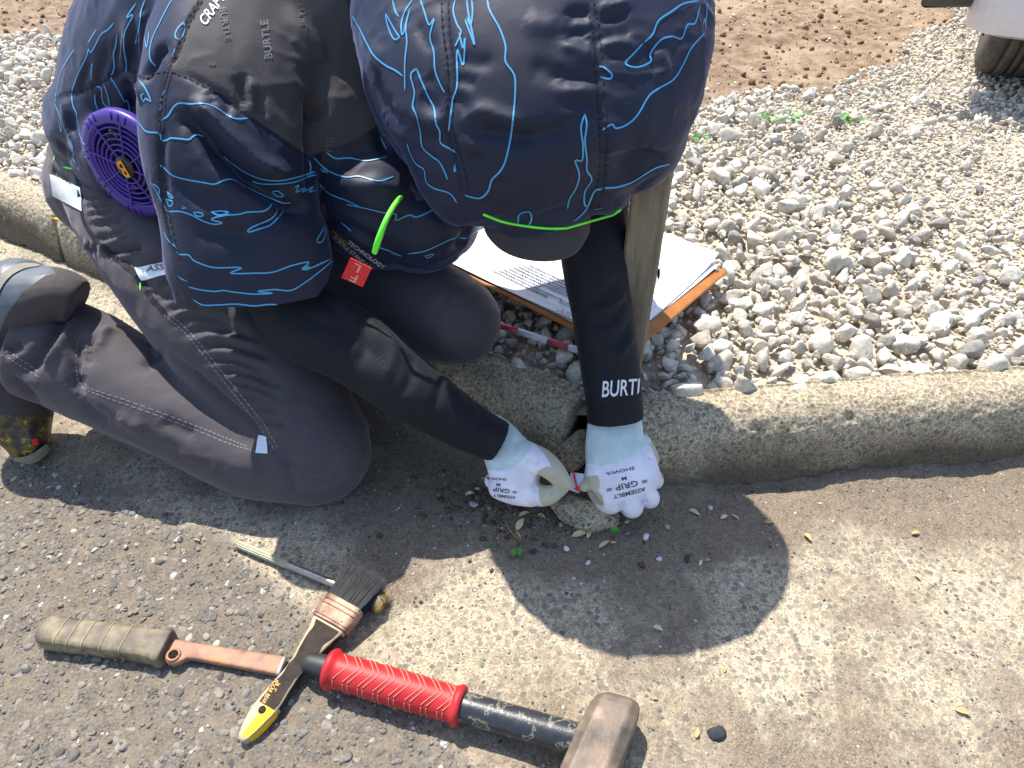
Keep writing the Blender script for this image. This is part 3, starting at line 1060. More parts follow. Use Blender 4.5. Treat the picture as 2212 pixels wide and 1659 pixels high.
# seat and hip gathers, seen in the first view
hipL = lambda L: [(x * .19609, 325.3 + y * .19609) for x, y in L]
for L in (((850, 510), (1000, 520), (1180, 500)), ((900, 600), (1050, 610), (1280, 590)), ((930, 700), (1100, 690), (1300, 660)), ((960, 800), (1150, 790), (1400, 740)), ((1040, 960), (1200, 960), (1420, 880)),
          ((1150, 1110), (1350, 1100), (1600, 1060)), ((880, 1110), (1000, 1080), (1080, 1060)), ((1200, 1170), (1350, 1210), (1500, 1230)), ((560, 200), (650, 280), (780, 350)), ((1480, 1450), (1700, 1470), (1950, 1420)), ((1600, 1570), (1750, 1570), (1900, 1590))):
    folds.append((hipL(L), .0050, -.0050))
for L in (((900, 555), (1080, 560), (1230, 540)), ((930, 650), (1100, 650), (1300, 620)), ((980, 750), (1150, 740), (1350, 700)), ((1080, 1060), (1250, 990), (1420, 920)), ((1180, 1140), (1350, 1150), (1550, 1120)), ((880, 1070), (960, 1050), (1090, 1070))):
    folds.append((hipL(L), .0048, .0042))
for L, w, h in ((((700, 760), (780, 860), (800, 930)), .008, -.004),):
    folds.append((L, w, h))
folds.append((Z3([(900, 690), (1100, 840), (1260, 985), (1390, 1095), (1480, 1200)]), .0055, -.007))      # where shin meets thigh
trousers.crease([(L_, w_ * .9, h_ * 1.35) for L_, w_, h_ in folds]).blur(1, .3)
trouser_o = put('trousers', trousers.V, trousers.F, m_trouser, man)
stl = [Z3(L) for L in (((420, 838), (470, 885), (700, 962), (1000, 1070), (1200, 1150), (1360, 1215)), ((440, 870), (480, 905), (700, 985), (1000, 1092), (1250, 1195), (1400, 1240)),
       ((0, 672), (60, 700), (130, 745), (220, 810)), ((0, 705), (60, 735), (120, 775), (215, 832)),
       ((905, 490), (1000, 570), (1080, 660), (1170, 775), (1260, 890), (1350, 1000), (1420, 1090), (1510, 1230)), ((930, 480), (1030, 570), (1110, 660), (1200, 775), (1290, 885), (1390, 1010), (1460, 1100), (1530, 1220)),
       ((425, 640), (415, 760), (430, 850)))]
strips('seam_stitching', trousers, stl, .0011, m_stitch, trouser_o, .0005, dash=(2, 1), step=.0016)
strips('seam_tape', trousers, [Z3([(560, 100), (640, 170), (760, 280), (830, 390), (920, 490)]), hipL([(820, 160), (870, 400), (920, 760), (1080, 1010), (1250, 1180), (1450, 1310)])], .006, m_seam, trouser_o, .0006)
# reflective tabs on the trousers
def patch(name, skin, corners, material, parent, n=8, lift=.0012):
    """four cornered cloth tab lying on a surface"""
    c = np.array(corners, float)
    V = []
    for i in range(n + 1):
        for j in range(n + 1):
            a, b_ = i / n, j / n
            q = (c[0] * (1 - b_) + c[1] * b_) * (1 - a) + (c[3] * (1 - b_) + c[2] * b_) * a
            p, nn_ = skin.hit(*q)
            V.append(at(q[0], q[1], .9) if p is None else p + nn_ * lift)
    F = [(i * (n + 1) + j, i * (n + 1) + j + 1, (i + 1) * (n + 1) + j + 1, (i + 1) * (n + 1) + j) for i in range(n) for j in range(n)]
    return put(name, V, F, material, parent)
m_refl = mat('silver_tape', lin((.80, .82, .83)), lin((.90, .91, .92)), scale=25, rough=.35, metallic=.3)
patch('reflective_tab', trousers, hipL([(555, 260), (890, 410), (910, 670), (590, 500)]), m_refl, trouser_o)
rt = patch('reflective_tab', trousers, hipL([(1480, 1290), (1930, 1215), (1960, 1340), (1560, 1430)]), m_refl, trouser_o)
patch('reflective_tab', trousers, Z3([(1425, 1150), (1470, 1160), (1475, 1255), (1408, 1250)]), m_refl, trouser_o)
lettering('lettering', [('ASSIST', *hipL([(1790, 1290)])[0], 11, -8, 1.5, .2)], trousers, m_greytext, rt, lift=.0022)
strips('neon_stitch', trousers, [hipL([(705, 185), (760, 195), (815, 210)]), hipL([(615, 50), (590, 120)]), Z3([(775, 310), (776, 355)])], .0022, m_neon, trouser_o, .001)

# --- boot with the toes tucked under
m_bootcloth = fabric('boot_cloth', lin((.235, .215, .215)), lin((.28, .25, .25)), rough=.85, weave=1100, bump=.8, sheen=.2)
m_rubber = mat('grey_rubber', lin((.27, .29, .32)), lin((.34, .36, .39)), scale=40, rough=.45)
m_sole = mat('sole_rubber', lin((.48, .47, .42)), lin((.55, .54, .48)), scale=60, rough=.7)
m_toe = mat('paint_spattered_toe', (0, 0, 0), scale=75, rough=.5, bump=.5, bscale=160, stops=[(.34, lin((.13, .11, .085))), (.48, lin((.24, .20, .13))), (.53, lin((.40, .33, .13))), (.58, lin((.20, .17, .12))), (.63, lin((.74, .57, .12))), (.70, lin((.22, .2, .15)))])
boot = [tube_uv([(62, 958, .955, 42, .04), (40, 900, .95, 68, .045), (10, 800, .925, 92, .048), (5, 700, .90, 100, .05), (45, 640, .885, 82, .05)]),
        tube_uv([(60, 650, .885, 80, .05), (130, 640, .885, 62, .05), (170, 655, .892, 50, .045)], round_ends=(True, False))]
bv, bf = fuse(boot, .003, 3)
bs = Skin(bv, bf)
uvb = seen(bs.V)[:, :2]
heel_side = poly_sd(uvb, [(-300, 500), (60, 540), (150, 600), (92, 602), (40, 640), (10, 690), (-300, 760)])
toe_side = poly_sd(uvb, [(-200, 880), (30, 898), (118, 902), (200, 1100), (-200, 1100)])
(v1, f1), (v2, f2) = bs.split(toe_side)
boot_o = empty('boot', np.array(gr(40, 980)) - np.array(man.location)); boot_o.parent = man
put('toe_cap', v1, f1, m_toe, boot_o)
b2 = Skin(v2, f2)
hs = poly_sd(seen(b2.V)[:, :2], [(-300, 480), (60, 520), (122, 590), (96, 596), (50, 630), (14, 680), (-6, 730), (-300, 820)])
(v3, f3), (v4, f4) = b2.split(hs)
put('heel_rubber', v3, f3, m_rubber, boot_o)
put('upper', v4, f4, m_bootcloth, boot_o)
b3 = Skin(bv, bf)
strips('sole_edge', b3, [[(-14, 640), (10, 600), (45, 578), (84, 574)]], .010, m_sole, boot_o, .002)
strips('sole', b3, [[(-20, 1000), (30, 1000), (70, 992), (104, 968)], [(-20, 990), (30, 991), (68, 984), (100, 962)]], .012, m_sole, boot_o, .003)
P_, N_ = b3.line([(62, 957), (75, 953)])
if len(P_) > 1:
    patch('paint_spot', b3, [(68, 948), (80, 948), (82, 960), (70, 962)], m_red, boot_o, 3)

# --- long black under-sleeves
def limb(rows, name, mt, folds_, voxel=.003, amp=.0014):
    V, F = fuse([tube_uv(rows, round_ends=(True, False))], voxel, 2)
    s = Skin(V, F)
    s.push(amp * fbm(V, 22, 3, 301) + .0014 * rumple(V * np.array([1, .6, .6]), 34, 302))
    s.crease(folds_)
    return s
rs = limb([(590, 600, .835, 70, .03), (650, 685, .82, 88, .04), (765, 750, .818, 84, .043), (885, 840, .825, 72, .04), (1000, 915, .852, 55, .034), (1078, 955, .862, 47, .031)], 'r', m_sleeve,
          [([(700, 640), (740, 700), (720, 760)], .007, -.004), ([(790, 680), (790, 740), (770, 800)], .007, -.0035), ([(830, 700), (850, 760), (830, 830)], .007, .003), ([(880, 745), (890, 800), (870, 860)], .006, -.003),
           ([(930, 790), (950, 840), (930, 900)], .006, -.003), ([(980, 830), (1000, 880), (980, 920)], .006, .0025), ([(1020, 860), (1040, 900), (1030, 950)], .005, -.002), ([(760, 660), (850, 740), (900, 780)], .009, .003), ([(660, 690), (760, 720), (840, 800)], .01, -.004), ([(1075, 905), (1040, 965)], .004, .0016)])
under_r = put('under_sleeve', rs.V, rs.F, m_sleeve, man)
ls = limb([(1300, 300, .90, 90, .06), (1284, 430, .855, 76, .045), (1283, 560, .835, 70, .042), (1304, 700, .845, 66, .04), (1319, 800, .852, 64.5, .038), (1329, 908, .862, 61, .036)], 'l', m_sleeve,
          [([(1345, 600), (1300, 640), (1250, 660)], .007, -.003), ([(1360, 640), (1320, 690), (1280, 700)], .006, -.0035), ([(1362, 620), (1325, 660), (1285, 675)], .005, .003), ([(1368, 690), (1335, 735), (1300, 760)], .006, -.003), ([(1250, 750), (1300, 790), (1360, 780)], .008, -.0022),
           ([(1372, 720), (1345, 760), (1330, 800)], .005, .003), ([(1260, 860), (1320, 876), (1385, 862)], .004, .0022), ([(1265, 880), (1325, 888), (1388, 875)], .004, -.002), ([(1255, 810), (1300, 850), (1350, 850)], .008, .002)])
under_l = put('under_sleeve', ls.V, ls.F, m_sleeve, man)
lettering('lettering', [('BURTLE', 1350, 839, 34, -4, .62, .22)], ls, m_white, under_l)

# --- jacket body with its near sleeve
jp = [tube_uv([(232, 262, .94, 116, .12), (330, 170, .93, 185, .15), (470, 80, .91, 240, .18), (640, 40, .87, 260, .16), (800, 60, .84, 260, .13), (960, 90, .825, 220, .10)]),
      ball_uv(285, 345, .905, 112, 128, .11, -40), ball_uv(225, 270, .91, 106, 110, .10), ball_uv(480, 330, .95, 230, 170, .16), ball_uv(760, 260, .86, 230, 200, .12),
      ball_uv(820, 430, .875, 140, 155, .12), ball_uv(905, 480, .875, 118, 112, .10), ball_uv(960, 470, .88, 78, 90, .08),
      tube_uv([(980, 90, .83, 110, .07), (1150, 150, .835, 100, .06), (1270, 200, .845, 100, .055), (1295, 310, .86, 95, .055)]), ball_uv(1385, 140, .845, 80, 95, .045)]
jt = fuse(jp, .0042, 6)
sl = [tube_uv([(640, 40, .84, 160, .10), (548, 90, .785, 186, .085), (518, 210, .755, 196, .075), (502, 330, .748, 184, .07), (520, 450, .756, 166, .066), (543, 560, .768, 174, .062), (556, 645, .778, 160, .058), (566, 700, .785, 158, .055)], round_ends=(True, False)),
      ball_uv(620, 130, .80, 170, 150, .09)]
jv, jf = fuse([*jp, *sl], .0036, 7)
jacket = Skin(jv, jf)
jacket.push(1.2e-3 * fbm(jv, 14, 3, 211) + 1.6e-3 * rumple(jv * np.array([.55, 1, 1.2]), 28, 212, 4) + 1.0e-3 * rumple(jv * np.array([1, .7, .6]), 60, 213))
jf_ = []
for L, w, h in (
        # sleeve
        (((1130, 690), (1250, 800), (1420, 1000), (1600, 1150), (1800, 1260), (1950, 1310)), .011, -.011), (((1150, 660), (1300, 720), (1480, 900), (1650, 1050), (1900, 1130)), .012, .009),
        (((1300, 900), (1450, 1060), (1600, 1180)), .008, -.006), (((1750, 1290), (1850, 1330), (1960, 1330)), .008, -.007), (((1040, 780), (1020, 1000), (1060, 1300)), .006, -.003),
        (((1200, 640), (1180, 720), (1150, 800)), .006, -.003), (((1330, 560), (1340, 610), (1320, 680)), .005, -.003), (((1420, 610), (1430, 680), (1420, 740)), .005, -.003),
        (((1520, 460), (1530, 560), (1560, 700)), .007, -.007), (((1560, 480), (1575, 600), (1580, 720)), .006, .005), (((1640, 560), (1640, 640), (1660, 740)), .006, -.004), (((1990, 620), (1960, 800), (1960, 1000)), .009, -.012),
        (((1600, 1400), (1750, 1380), (1900, 1300)), .009, -.005), (((1200, 1420), (1400, 1480), (1650, 1500)), .012, -.004), (((1100, 1100), (1250, 1250), (1450, 1300)), .010, -.004),
        (((1360, 560), (1400, 600), (1440, 620)), .004, -.003), (((1300, 600), (1330, 600), (1380, 640)), .005, .003),
        # back
        (((1050, 330), (1000, 330), (940, 440), (900, 500)), .007, -.009), (((860, 160), (840, 300), (830, 440)), .007, -.004), (((750, 250), (720, 400), (700, 500)), .007, -.004), (((680, 300), (640, 420), (600, 540)), .007, -.0035), (((560, 380), (530, 480), (500, 570)), .006, -.003),
        (((900, 60), (900, 200), (880, 330)), .008, .004), (((800, 200), (780, 330), (770, 430)), .006, .0035), (((620, 560), (640, 700), (600, 760)), .006, -.003), (((780, 480), (820, 600), (850, 720)), .007, -.005), (((830, 480), (880, 560), (900, 650)), .006, .004), (((440, 700), (470, 850), (500, 980)), .008, -.004),
        (((400, 620), (420, 760), (460, 900)), .007, .003), (((345, 625), (500, 575), (700, 485), (800, 445), (910, 490)), .004, -.003), (((1080, 440), (1250, 510), (1450, 640), (1580, 740), (1750, 850), (1930, 980)), .0035, -.0025), (((1270, 0), (1180, 160), (1120, 320), (1070, 430)), .0035, -.003),
        (((1050, 450), (1020, 600), (1000, 900), (1010, 1150), (1060, 1450), (1120, 1640)), .003, -.002), (((350, 880), (420, 960), (500, 1060)), .008, -.004)):
    jf_.append((Z1(L), w, h))
for L, w, h in ((((10, 540), (60, 560), (60, 800), (30, 1000)), .008, -.010), (((100, 1120), (250, 1180), (400, 1260)), .009, -.005), (((60, 850), (250, 950), (480, 960)), .012, .004), (((150, 1020), (350, 1130), (600, 1170)), .012, -.004),
                (((880, 1080), (860, 1200), (790, 1300)), .008, -.007), (((780, 1050), (840, 1130), (860, 1200)), .008, .005), (((680, 1380), (690, 1330), (740, 1290)), .005, -.005), (((400, 640), (420, 720), (440, 800)), .008, -.005)):
    jf_.append((Z2(L), w, h))
jacket.crease([(L_, w_ * .85, h_ * 1.35) for L_, w_, h_ in jf_]).blur(1, .3)
# cut at the sleeve hem and jacket hem so the cloth ends cleanly, then part the yoke from the nylon
uvj = seen(jacket.V)
hem = poly_sd(uvj[:, :2], [(380, 600), (398, 640), (410, 657), (470, 663), (560, 664), (615, 656), (686, 641), (708, 608), (722, 560), (735, 575), (735, 800), (380, 800)])
jacket = Skin(*jacket.split(np.where(uvj[:, 2] < .855, hem, -5.))[1])
uvj = seen(jacket.V)
yoke_poly = Z1([(1275, -60), (1180, 150), (1125, 310), (1068, 432), (1200, 490), (1350, 570), (1450, 640), (1560, 722), (1750, 850), (1945, 990), (1990, 960)]) + Z2([(60, 800), (140, 775), (260, 735), (390, 655), (330, 300), (230, 0), (220, -60)])
ysd = poly_sd(uvj[:, :2], yoke_poly)
N_ = jacket.normals()
front = (N_ * (jacket.V - EYE)).sum(1) < .05
(v1, f1), (v2, f2) = jacket.split(np.where((uvj[:, 2] < .90) | (ysd < 0), ysd, -3.0))
jacket_o = put('jacket', v2, f2, m_navy, man)
yoke_o = put('yoke_panel', v1, f1, m_yoke, jacket_o)

BACK = [Z1(L) for L in (
    [(1085, 0), (1050, 60), (1000, 160), (960, 250), (945, 330), (950, 380), (980, 420)], [(915, 0), (890, 70), (880, 160), (865, 230), (855, 275)],
    [(860, 20), (800, 110), (840, 95), (790, 200), (780, 290), (795, 400), (795, 460)],
    [(720, 145), (680, 190), (640, 215), (600, 290), (575, 330), (560, 310), (550, 350), (510, 430), (480, 500), (455, 580), (460, 660), (485, 720), (490, 800), (510, 860), (540, 930)],
    [(610, 185), (580, 235), (555, 275)], [(740, 215), (730, 290), (715, 340), (720, 420), (700, 490), (720, 520), (760, 590), (785, 640), (800, 630), (810, 660), (822, 720)],
    [(905, 190), (915, 240), (925, 300), (935, 260), (940, 200)], [(1160, 140), (1120, 180), (1105, 230), (1130, 250), (1160, 200), (1160, 140)], [(1105, 300), (1095, 330), (1085, 375)],
    [(470, 310), (420, 390), (380, 470), (360, 560), (350, 640)], [(345, 650), (375, 720), (390, 790), (385, 830), (375, 760)], [(430, 860), (460, 930), (465, 1000), (490, 1030)], [(600, 590), (600, 640), (620, 700)],
    [(610, 545), (640, 560), (650, 640), (690, 680), (680, 600), (655, 530)], [(575, 510), (580, 420), (590, 400)], [(880, 510), (905, 540), (930, 580), (955, 640), (920, 620), (905, 640), (890, 600), (910, 590)],
    [(1040, 570), (1028, 590), (1015, 620)], [(1020, 670), (1005, 695)], [(1015, 760), (1060, 730), (1090, 680), (1130, 650), (1200, 655), (1290, 655), (1360, 680), (1420, 720), (1480, 748), (1560, 745)],
    [(860, 745), (890, 790), (925, 830), (985, 835), (1010, 845), (1020, 885), (1060, 880), (1080, 870), (1140, 875), (1190, 880), (1215, 860), (1240, 850), (1280, 860)],
    [(1005, 1040), (1040, 1060), (1090, 1105), (1180, 1130), (1290, 1150), (1350, 1160), (1400, 1140), (1450, 1130), (1500, 1150), (1550, 1185)],
    [(1410, 985), (1480, 1040), (1560, 1090), (1650, 1125), (1760, 1135), (1870, 1115), (1940, 1095), (1980, 1080)], [(1590, 1140), (1650, 1155), (1760, 1155), (1850, 1145), (1950, 1110), (1990, 1100)],
    [(1550, 1180), (1620, 1215), (1700, 1250), (1780, 1275), (1830, 1275)], [(1710, 1205), (1750, 1200), (1785, 1230), (1750, 1235), (1710, 1205)],
    [(1850, 1180), (1880, 1165), (1860, 1210), (1920, 1180), (1900, 1210), (1970, 1175), (1940, 1210), (1985, 1195)],
    [(945, 1140), (980, 1190), (1010, 1250), (1040, 1300), (1060, 1330), (1130, 1330), (1200, 1350), (1280, 1390), (1350, 1410), (1400, 1400), (1330, 1380), (1420, 1355), (1500, 1350), (1560, 1335), (1650, 1330), (1690, 1310), (1710, 1285)],
    [(1055, 1205), (1095, 1245), (1070, 1240), (1055, 1205)], [(1050, 1255), (1095, 1270), (1070, 1300), (1050, 1255)], [(1150, 1295), (1175, 1310), (1150, 1312), (1145, 1300)], [(1220, 1335), (1270, 1340), (1280, 1360), (1240, 1360), (1220, 1335)], [(1330, 1335), (1400, 1330), (1440, 1340), (1380, 1355), (1330, 1335)],
    [(1785, 1325), (1750, 1370), (1700, 1420), (1640, 1440), (1565, 1460), (1570, 1440), (1620, 1415), (1690, 1385), (1730, 1350), (1750, 1300)], [(870, 1365), (900, 1390), (920, 1415)], [(2045, 1425), (2045, 1480), (2020, 1525), (1990, 1520), (2010, 1480), (2040, 1430)], [(950, 1150), (1000, 1180), (1005, 1230)], [(955, 1365), (985, 1405), (1005, 1390)], [(1945, 1010), (1955, 1050), (1950, 1090)])]
CUFF = [Z3(L) for L in (
    [(905, 30), (930, 80), (975, 120), (985, 155), (1040, 160), (1070, 190), (1140, 220), (1200, 230), (1330, 230), (1270, 260), (1400, 260), (1500, 255), (1600, 220), (1700, 200), (1660, 240), (1740, 220), (1840, 170)],
    [(985, 275), (1000, 290), (1035, 305)], [(1040, 335), (1100, 350), (1180, 360), (1230, 355), (1300, 365), (1400, 375), (1500, 370), (1420, 360), (1510, 350), (1600, 355), (1680, 310), (1760, 250), (1830, 190)],
    [(1840, 190), (1845, 240), (1810, 320), (1760, 380), (1735, 400)], [(1065, 405), (1120, 435), (1200, 435), (1300, 430), (1400, 440), (1480, 432), (1560, 437)])]
CHEST = [Z2(L) for L in (
    [(130, 790), (180, 820), (250, 820), (330, 835), (400, 825), (445, 815)], [(65, 820), (120, 870), (180, 905), (240, 920), (300, 915), (400, 940), (480, 915)],
    [(90, 850), (140, 890), (120, 890), (95, 870)], [(95, 955), (150, 1005), (240, 1040), (300, 1070), (240, 1060), (340, 1080), (420, 1100), (490, 1110), (490, 1140), (560, 1115), (600, 1125), (680, 1090), (740, 1045), (725, 1075), (690, 1065)],
    [(400, 1280), (460, 1300), (520, 1325), (460, 1310)], [(550, 1315), (640, 1300), (720, 1265), (790, 1235), (860, 1235)], [(860, 1235), (900, 1200), (930, 1180)], [(640, 1325), (690, 1315), (660, 1335), (640, 1325)], [(205, 1150), (240, 1180), (260, 1200)],
    [(0, 1395), (40, 1380), (20, 1400), (90, 1370), (165, 1335)], [(165, 1340), (160, 1420), (120, 1500), (75, 1545)], [(410, 710), (430, 750), (445, 780)])]
for L_ in BACK + CUFF + CHEST: strips('print_line', jacket, [L_], .0014, m_print, jacket_o)
strips('seam_stitching', jacket, [Z1(L) for L in ([(345, 620), (400, 585), (500, 575), (600, 540), (700, 480), (780, 440), (850, 460), (910, 490), (960, 470), (1060, 435)], [(1060, 440), (1020, 600), (1000, 900), (1010, 1150), (1060, 1450), (1120, 1640)], [(1085, 445), (1045, 600), (1024, 900), (1035, 1150), (1085, 1450), (1140, 1640)],
       [(1275, 0), (1190, 150), (1135, 310), (1075, 430), (1200, 497), (1350, 577), (1450, 648), (1560, 730), (1750, 858), (1940, 995)], [(1255, 0), (1165, 150), (1110, 310), (1060, 425)])], .0017, m_seam, jacket_o, .0009, dash=(3, 1), step=.0016)
lettering('lettering', [('BURTLE', 576, 86, 17, -97, 1.02, 0)], jacket, m_greytext, yoke_o)
lettering('lettering', [('BURTLE', 486, 52, 15, 80, 1.0, 0)], jacket, m_faint, yoke_o)
lettering('lettering', [('BU', 712, 312, 17, 98, 1.1, 0), ('E', 459, 138, 14, -85, 1, 0), ('AIR', 664, 243, 14, -75, 1.1, 0), ('BURTLE', 655, 40, 16, -97, 1.0, 0)], jacket, m_faint, yoke_o)
lettering('lettering', [('CRAFT', 458, 22, 22, -55, .8, .3)], jacket, m_white, yoke_o)
lettering('lettering', [('TECHNOLOGY', 791, 550, 8.5, 36, 1.15, 0), ('BURTLE STANDARD', 764, 548, 8, 40, 1.1, 0)], jacket, m_white, jacket_o)
lettering('lettering', [('CRAFT', 733, 514, 9, 40, 1.2, .2)], jacket, m_gold, jacket_o)
tq = [at(u, v, d_) for u, v, d_ in ((757, 557, .765), (802, 580, .763), (783, 620, .775), (737, 600, .777))]
tn = np.cross(tq[1] - tq[0], tq[3] - tq[0]); tn /= np.linalg.norm(tn)
if tn @ (EYE - tq[0]) < 0: tn = -tn
tg = put('red_tag', np.vstack([tq, np.array(tq) - tn * .0012]), [(0, 1, 2, 3), (7, 6, 5, 4), (0, 4, 5, 1), (1, 5, 6, 2), (2, 6, 7, 3), (3, 7, 4, 0)], m_red, jacket_o, smooth_shade=False)
class Flat:
    """a flat surface for printing on"""
    def __init__(s, o, n): s.o, s.n = np.asarray(o, float), np.asarray(n, float)
    def hit(s, u, v):
        r = ray(u, v); t = ((s.o - EYE) @ s.n) / (r @ s.n)
        return EYE + r * t, s.n
m_palered = mat('pale_red_weave', lin((.95, .62, .58)), rough=.7)
for txt, u, v in (('L', 772, 578), ('F', 766, 600)):
    lettering('lettering', [(txt, u, v, 17, 207, 1.5, 0)], Flat(tq[0], tn), m_palered, tg, lift=.0005)

# --- hood, blown up by the fans
hood = Skin(*fuse([tube_uv([(1130, -110, .72, 330, .06), (1134, -60, .705, 372, .078), (1140, 0, .695, 392, .086), (1156, 110, .682, 383, .088), (1163, 210, .676, 356, .086), (1165, 300, .674, 318, .080), (1166, 370, .678, 266, .068), (1182, 420, .684, 190, .045), (1190, 445, .688, 135, .026)]),
                   ball_uv(1418, 110, .692, 112, 190, .06, 10), ball_uv(1382, 310, .69, 96, 112, .055, 30), ball_uv(1290, 400, .688, 80, 62, .04, 20), ball_uv(900, 190, .71, 110, 190, .06, -14)], .0034, 7))
hood.push(1.0e-3 * fbm(hood.V, 16, 3, 221) + 1.5e-3 * rumple(hood.V * np.array([1, .6, .6]), 30, 222, 4) + 1.9e-3 * rumple(hood.V * np.array([.6, 1, 1.2]), 62, 223))
hf = []
for L, w, h in (
        (((745, 0), (750, 150), (770, 300), (775, 450), (770, 650), (790, 750), (820, 850), (850, 1000)), .005, -.006), (((1495, 0), (1530, 180), (1545, 400), (1560, 600), (1565, 800), (1550, 980), (1520, 1080)), .005, -.005),
        (((1540, 40), (1640, 30), (1700, 10)), .007, .006), (((1540, 110), (1620, 90), (1690, 60)), .006, -.006), (((1545, 190), (1640, 170), (1720, 180)), .006, -.005), (((1545, 240), (1650, 220), (1720, 240)), .006, .005), (((1550, 300), (1640, 300), (1700, 320)), .006, -.004),
        (((1510, 80), (1430, 70), (1370, 90)), .008, -.008), (((1510, 200), (1430, 170), (1350, 190)), .009, -.008), (((1530, 300), (1430, 260), (1340, 230)), .008, .005), (((1540, 420), (1430, 400), (1300, 400)), .009, -.007), (((1550, 480), (1450, 480), (1290, 460)), .009, .004), (((1560, 540), (1440, 520), (1360, 540)), .007, -.005),
        (((830, 640), (930, 580), (1050, 620), (1160, 650)), .010, .006), (((900, 680), (1000, 690), (1150, 700), (1260, 660)), .010, -.007), (((820, 720), (900, 760), (1000, 730)), .008, .005), (((1080, 720), (1180, 740), (1300, 690), (1400, 640)), .010, -.006), (((860, 800), (900, 840), (880, 900)), .008, -.006), (((1010, 800), (1060, 850), (1110, 860)), .007, -.004), (((980, 880), (1050, 900), (1110, 870)), .006, .004),
        (((800, 400), (860, 420), (920, 440)), .007, -.005), (((800, 300), (900, 330), (1000, 320)), .009, -.004), (((790, 500), (840, 540), (870, 600)), .007, -.005), (((620, 480), (680, 540), (740, 560)), .009, -.006), (((560, 560), (640, 620), (740, 640)), .009, .005), (((540, 640), (640, 720), (760, 750)), .009, -.006), (((560, 760), (640, 800), (740, 860)), .008, -.005),
        (((600, 100), (640, 200), (700, 260)), .008, -.004), (((660, 380), (700, 460), (740, 520)), .007, -.004), (((1850, 250), (1870, 330), (1890, 390)), .012, .006), (((1800, 200), (1830, 300), (1850, 400)), .010, -.005), (((1700, 700), (1800, 800), (1900, 830)), .012, -.004), (((1900, 600), (2000, 620), (2060, 560)), .012, -.004),
        (((1620, 1030), (1700, 1010), (1850, 900)), .008, -.005), (((1560, 1000), (1600, 1050), (1640, 1070)), .006, -.005), (((1240, 1130), (1330, 1100), (1450, 1110)), .008, -.005), (((900, 1060), (980, 1060), (1060, 1090)), .006, -.005), (((1180, 350), (1280, 360), (1330, 420)), .012, -.003), (((1150, 100), (1250, 130), (1330, 120)), .012, .003),
        (((380, 400), (430, 520), (500, 640)), .010, -.005), (((300, 120), (360, 260), (420, 380)), .010, .004)):
    hf.append((Z2(L), w, h))
# gathers all along the elastic rim
for k in range(30):
    t = k / 29
    u = 985 + t * 380
    v = 1 * np.interp(u, [985, 1050, 1120, 1200, 1280, 1340, 1365], [440, 463, 480, 488, 482, 462, 446])
    hf.append(([(u, v + 4), (u - 4 + 8 * t, v - 14), (u - 6 + 12 * t, v - 26)], .0028, .0022 if k % 2 else -.0026))
hood.crease([(L_, w_ * .72, h_ * (.62 if w_ < .0095 else .8)) for L_, w_, h_ in hf]).blur(1, .25)
# small dimples of taut nylon on the crown
hood_o = put('hood', hood.V, hood.F, m_navy, jacket_o)
HOODL = [Z2(L) for L in (
    [(965, 0), (980, 60), (1030, 150), (1060, 240), (1060, 320), (1105, 390), (1110, 480), (1100, 600), (1085, 720), (1060, 830), (1030, 890), (990, 930), (970, 990), (930, 1025), (880, 1020), (850, 1010)],
    [(620, 0), (640, 60), (665, 130), (690, 100), (670, 190), (690, 270), (695, 360), (720, 430), (745, 480)], [(800, 0), (790, 60), (810, 130), (830, 170), (800, 240), (820, 200)], [(820, 170), (840, 250), (850, 200), (840, 340), (810, 260), (810, 440), (790, 510), (775, 600), (765, 680)],
    [(860, 0), (870, 80), (900, 230), (880, 180), (850, 100)], [(885, 0), (890, 60), (880, 130), (860, 90)], [(600, 355), (570, 390), (590, 480), (580, 550), (600, 600), (620, 680), (630, 760), (680, 810), (720, 840), (750, 900), (760, 930)],
    [(600, 355), (625, 420), (660, 500), (690, 560), (700, 640), (720, 680), (725, 740), (770, 770), (800, 790)], [(265, 80), (300, 140), (340, 220), (380, 290), (440, 340), (490, 365), (530, 395)], [(565, 50), (545, 140), (550, 220), (540, 320), (540, 470)], [(250, 80), (260, 160), (270, 220), (285, 250)],
    [(440, 70), (450, 130), (480, 200), (510, 195), (490, 160), (440, 70)], [(580, 0), (540, 60), (520, 130), (530, 180), (560, 60)], [(475, 0), (490, 60), (510, 90)], [(260, 0), (250, 50), (228, 75)], [(1470, 590), (1450, 660), (1460, 750), (1455, 830), (1420, 830), (1440, 900), (1425, 970), (1390, 1030), (1380, 1080)],
    [(1470, 590), (1480, 650), (1470, 730), (1480, 820), (1480, 880), (1505, 930), (1470, 990), (1470, 1060), (1490, 1060), (1520, 990), (1560, 980)], [(1560, 675), (1610, 645), (1630, 665), (1680, 650), (1740, 600), (1800, 500), (1850, 460), (1930, 410), (1980, 330), (2020, 250), (2090, 170)],
    [(1775, 220), (1820, 180), (1850, 110), (1920, 60), (1980, 20), (2060, 5)], [(1770, 225), (1720, 280), (1680, 330), (1740, 350), (1810, 320), (1810, 280), (1860, 210), (1920, 190), (1970, 200), (2000, 130), (2040, 120), (2065, 30)], [(1545, 345), (1570, 350), (1610, 385), (1600, 410), (1550, 400)],
    [(1560, 975), (1640, 970), (1720, 940), (1800, 890), (1850, 865), (1910, 850)], [(1125, 1160), (1130, 1110), (1180, 1095), (1195, 1130), (1180, 1170)], [(1410, 1145), (1450, 1115), (1490, 1070)], [(1520, 1085), (1560, 1075)], [(2105, 20), (2100, 60), (2095, 120)], [(2080, 130), (2090, 100), (2095, 150)], [(550, 740), (570, 800), (600, 850), (640, 880), (650, 940), (690, 975), (770, 1000), (810, 1050)], [(800, 850), (795, 890), (810, 870)], [(480, 935), (520, 945), (550, 950)], [(1950, 790), (1990, 775)])]
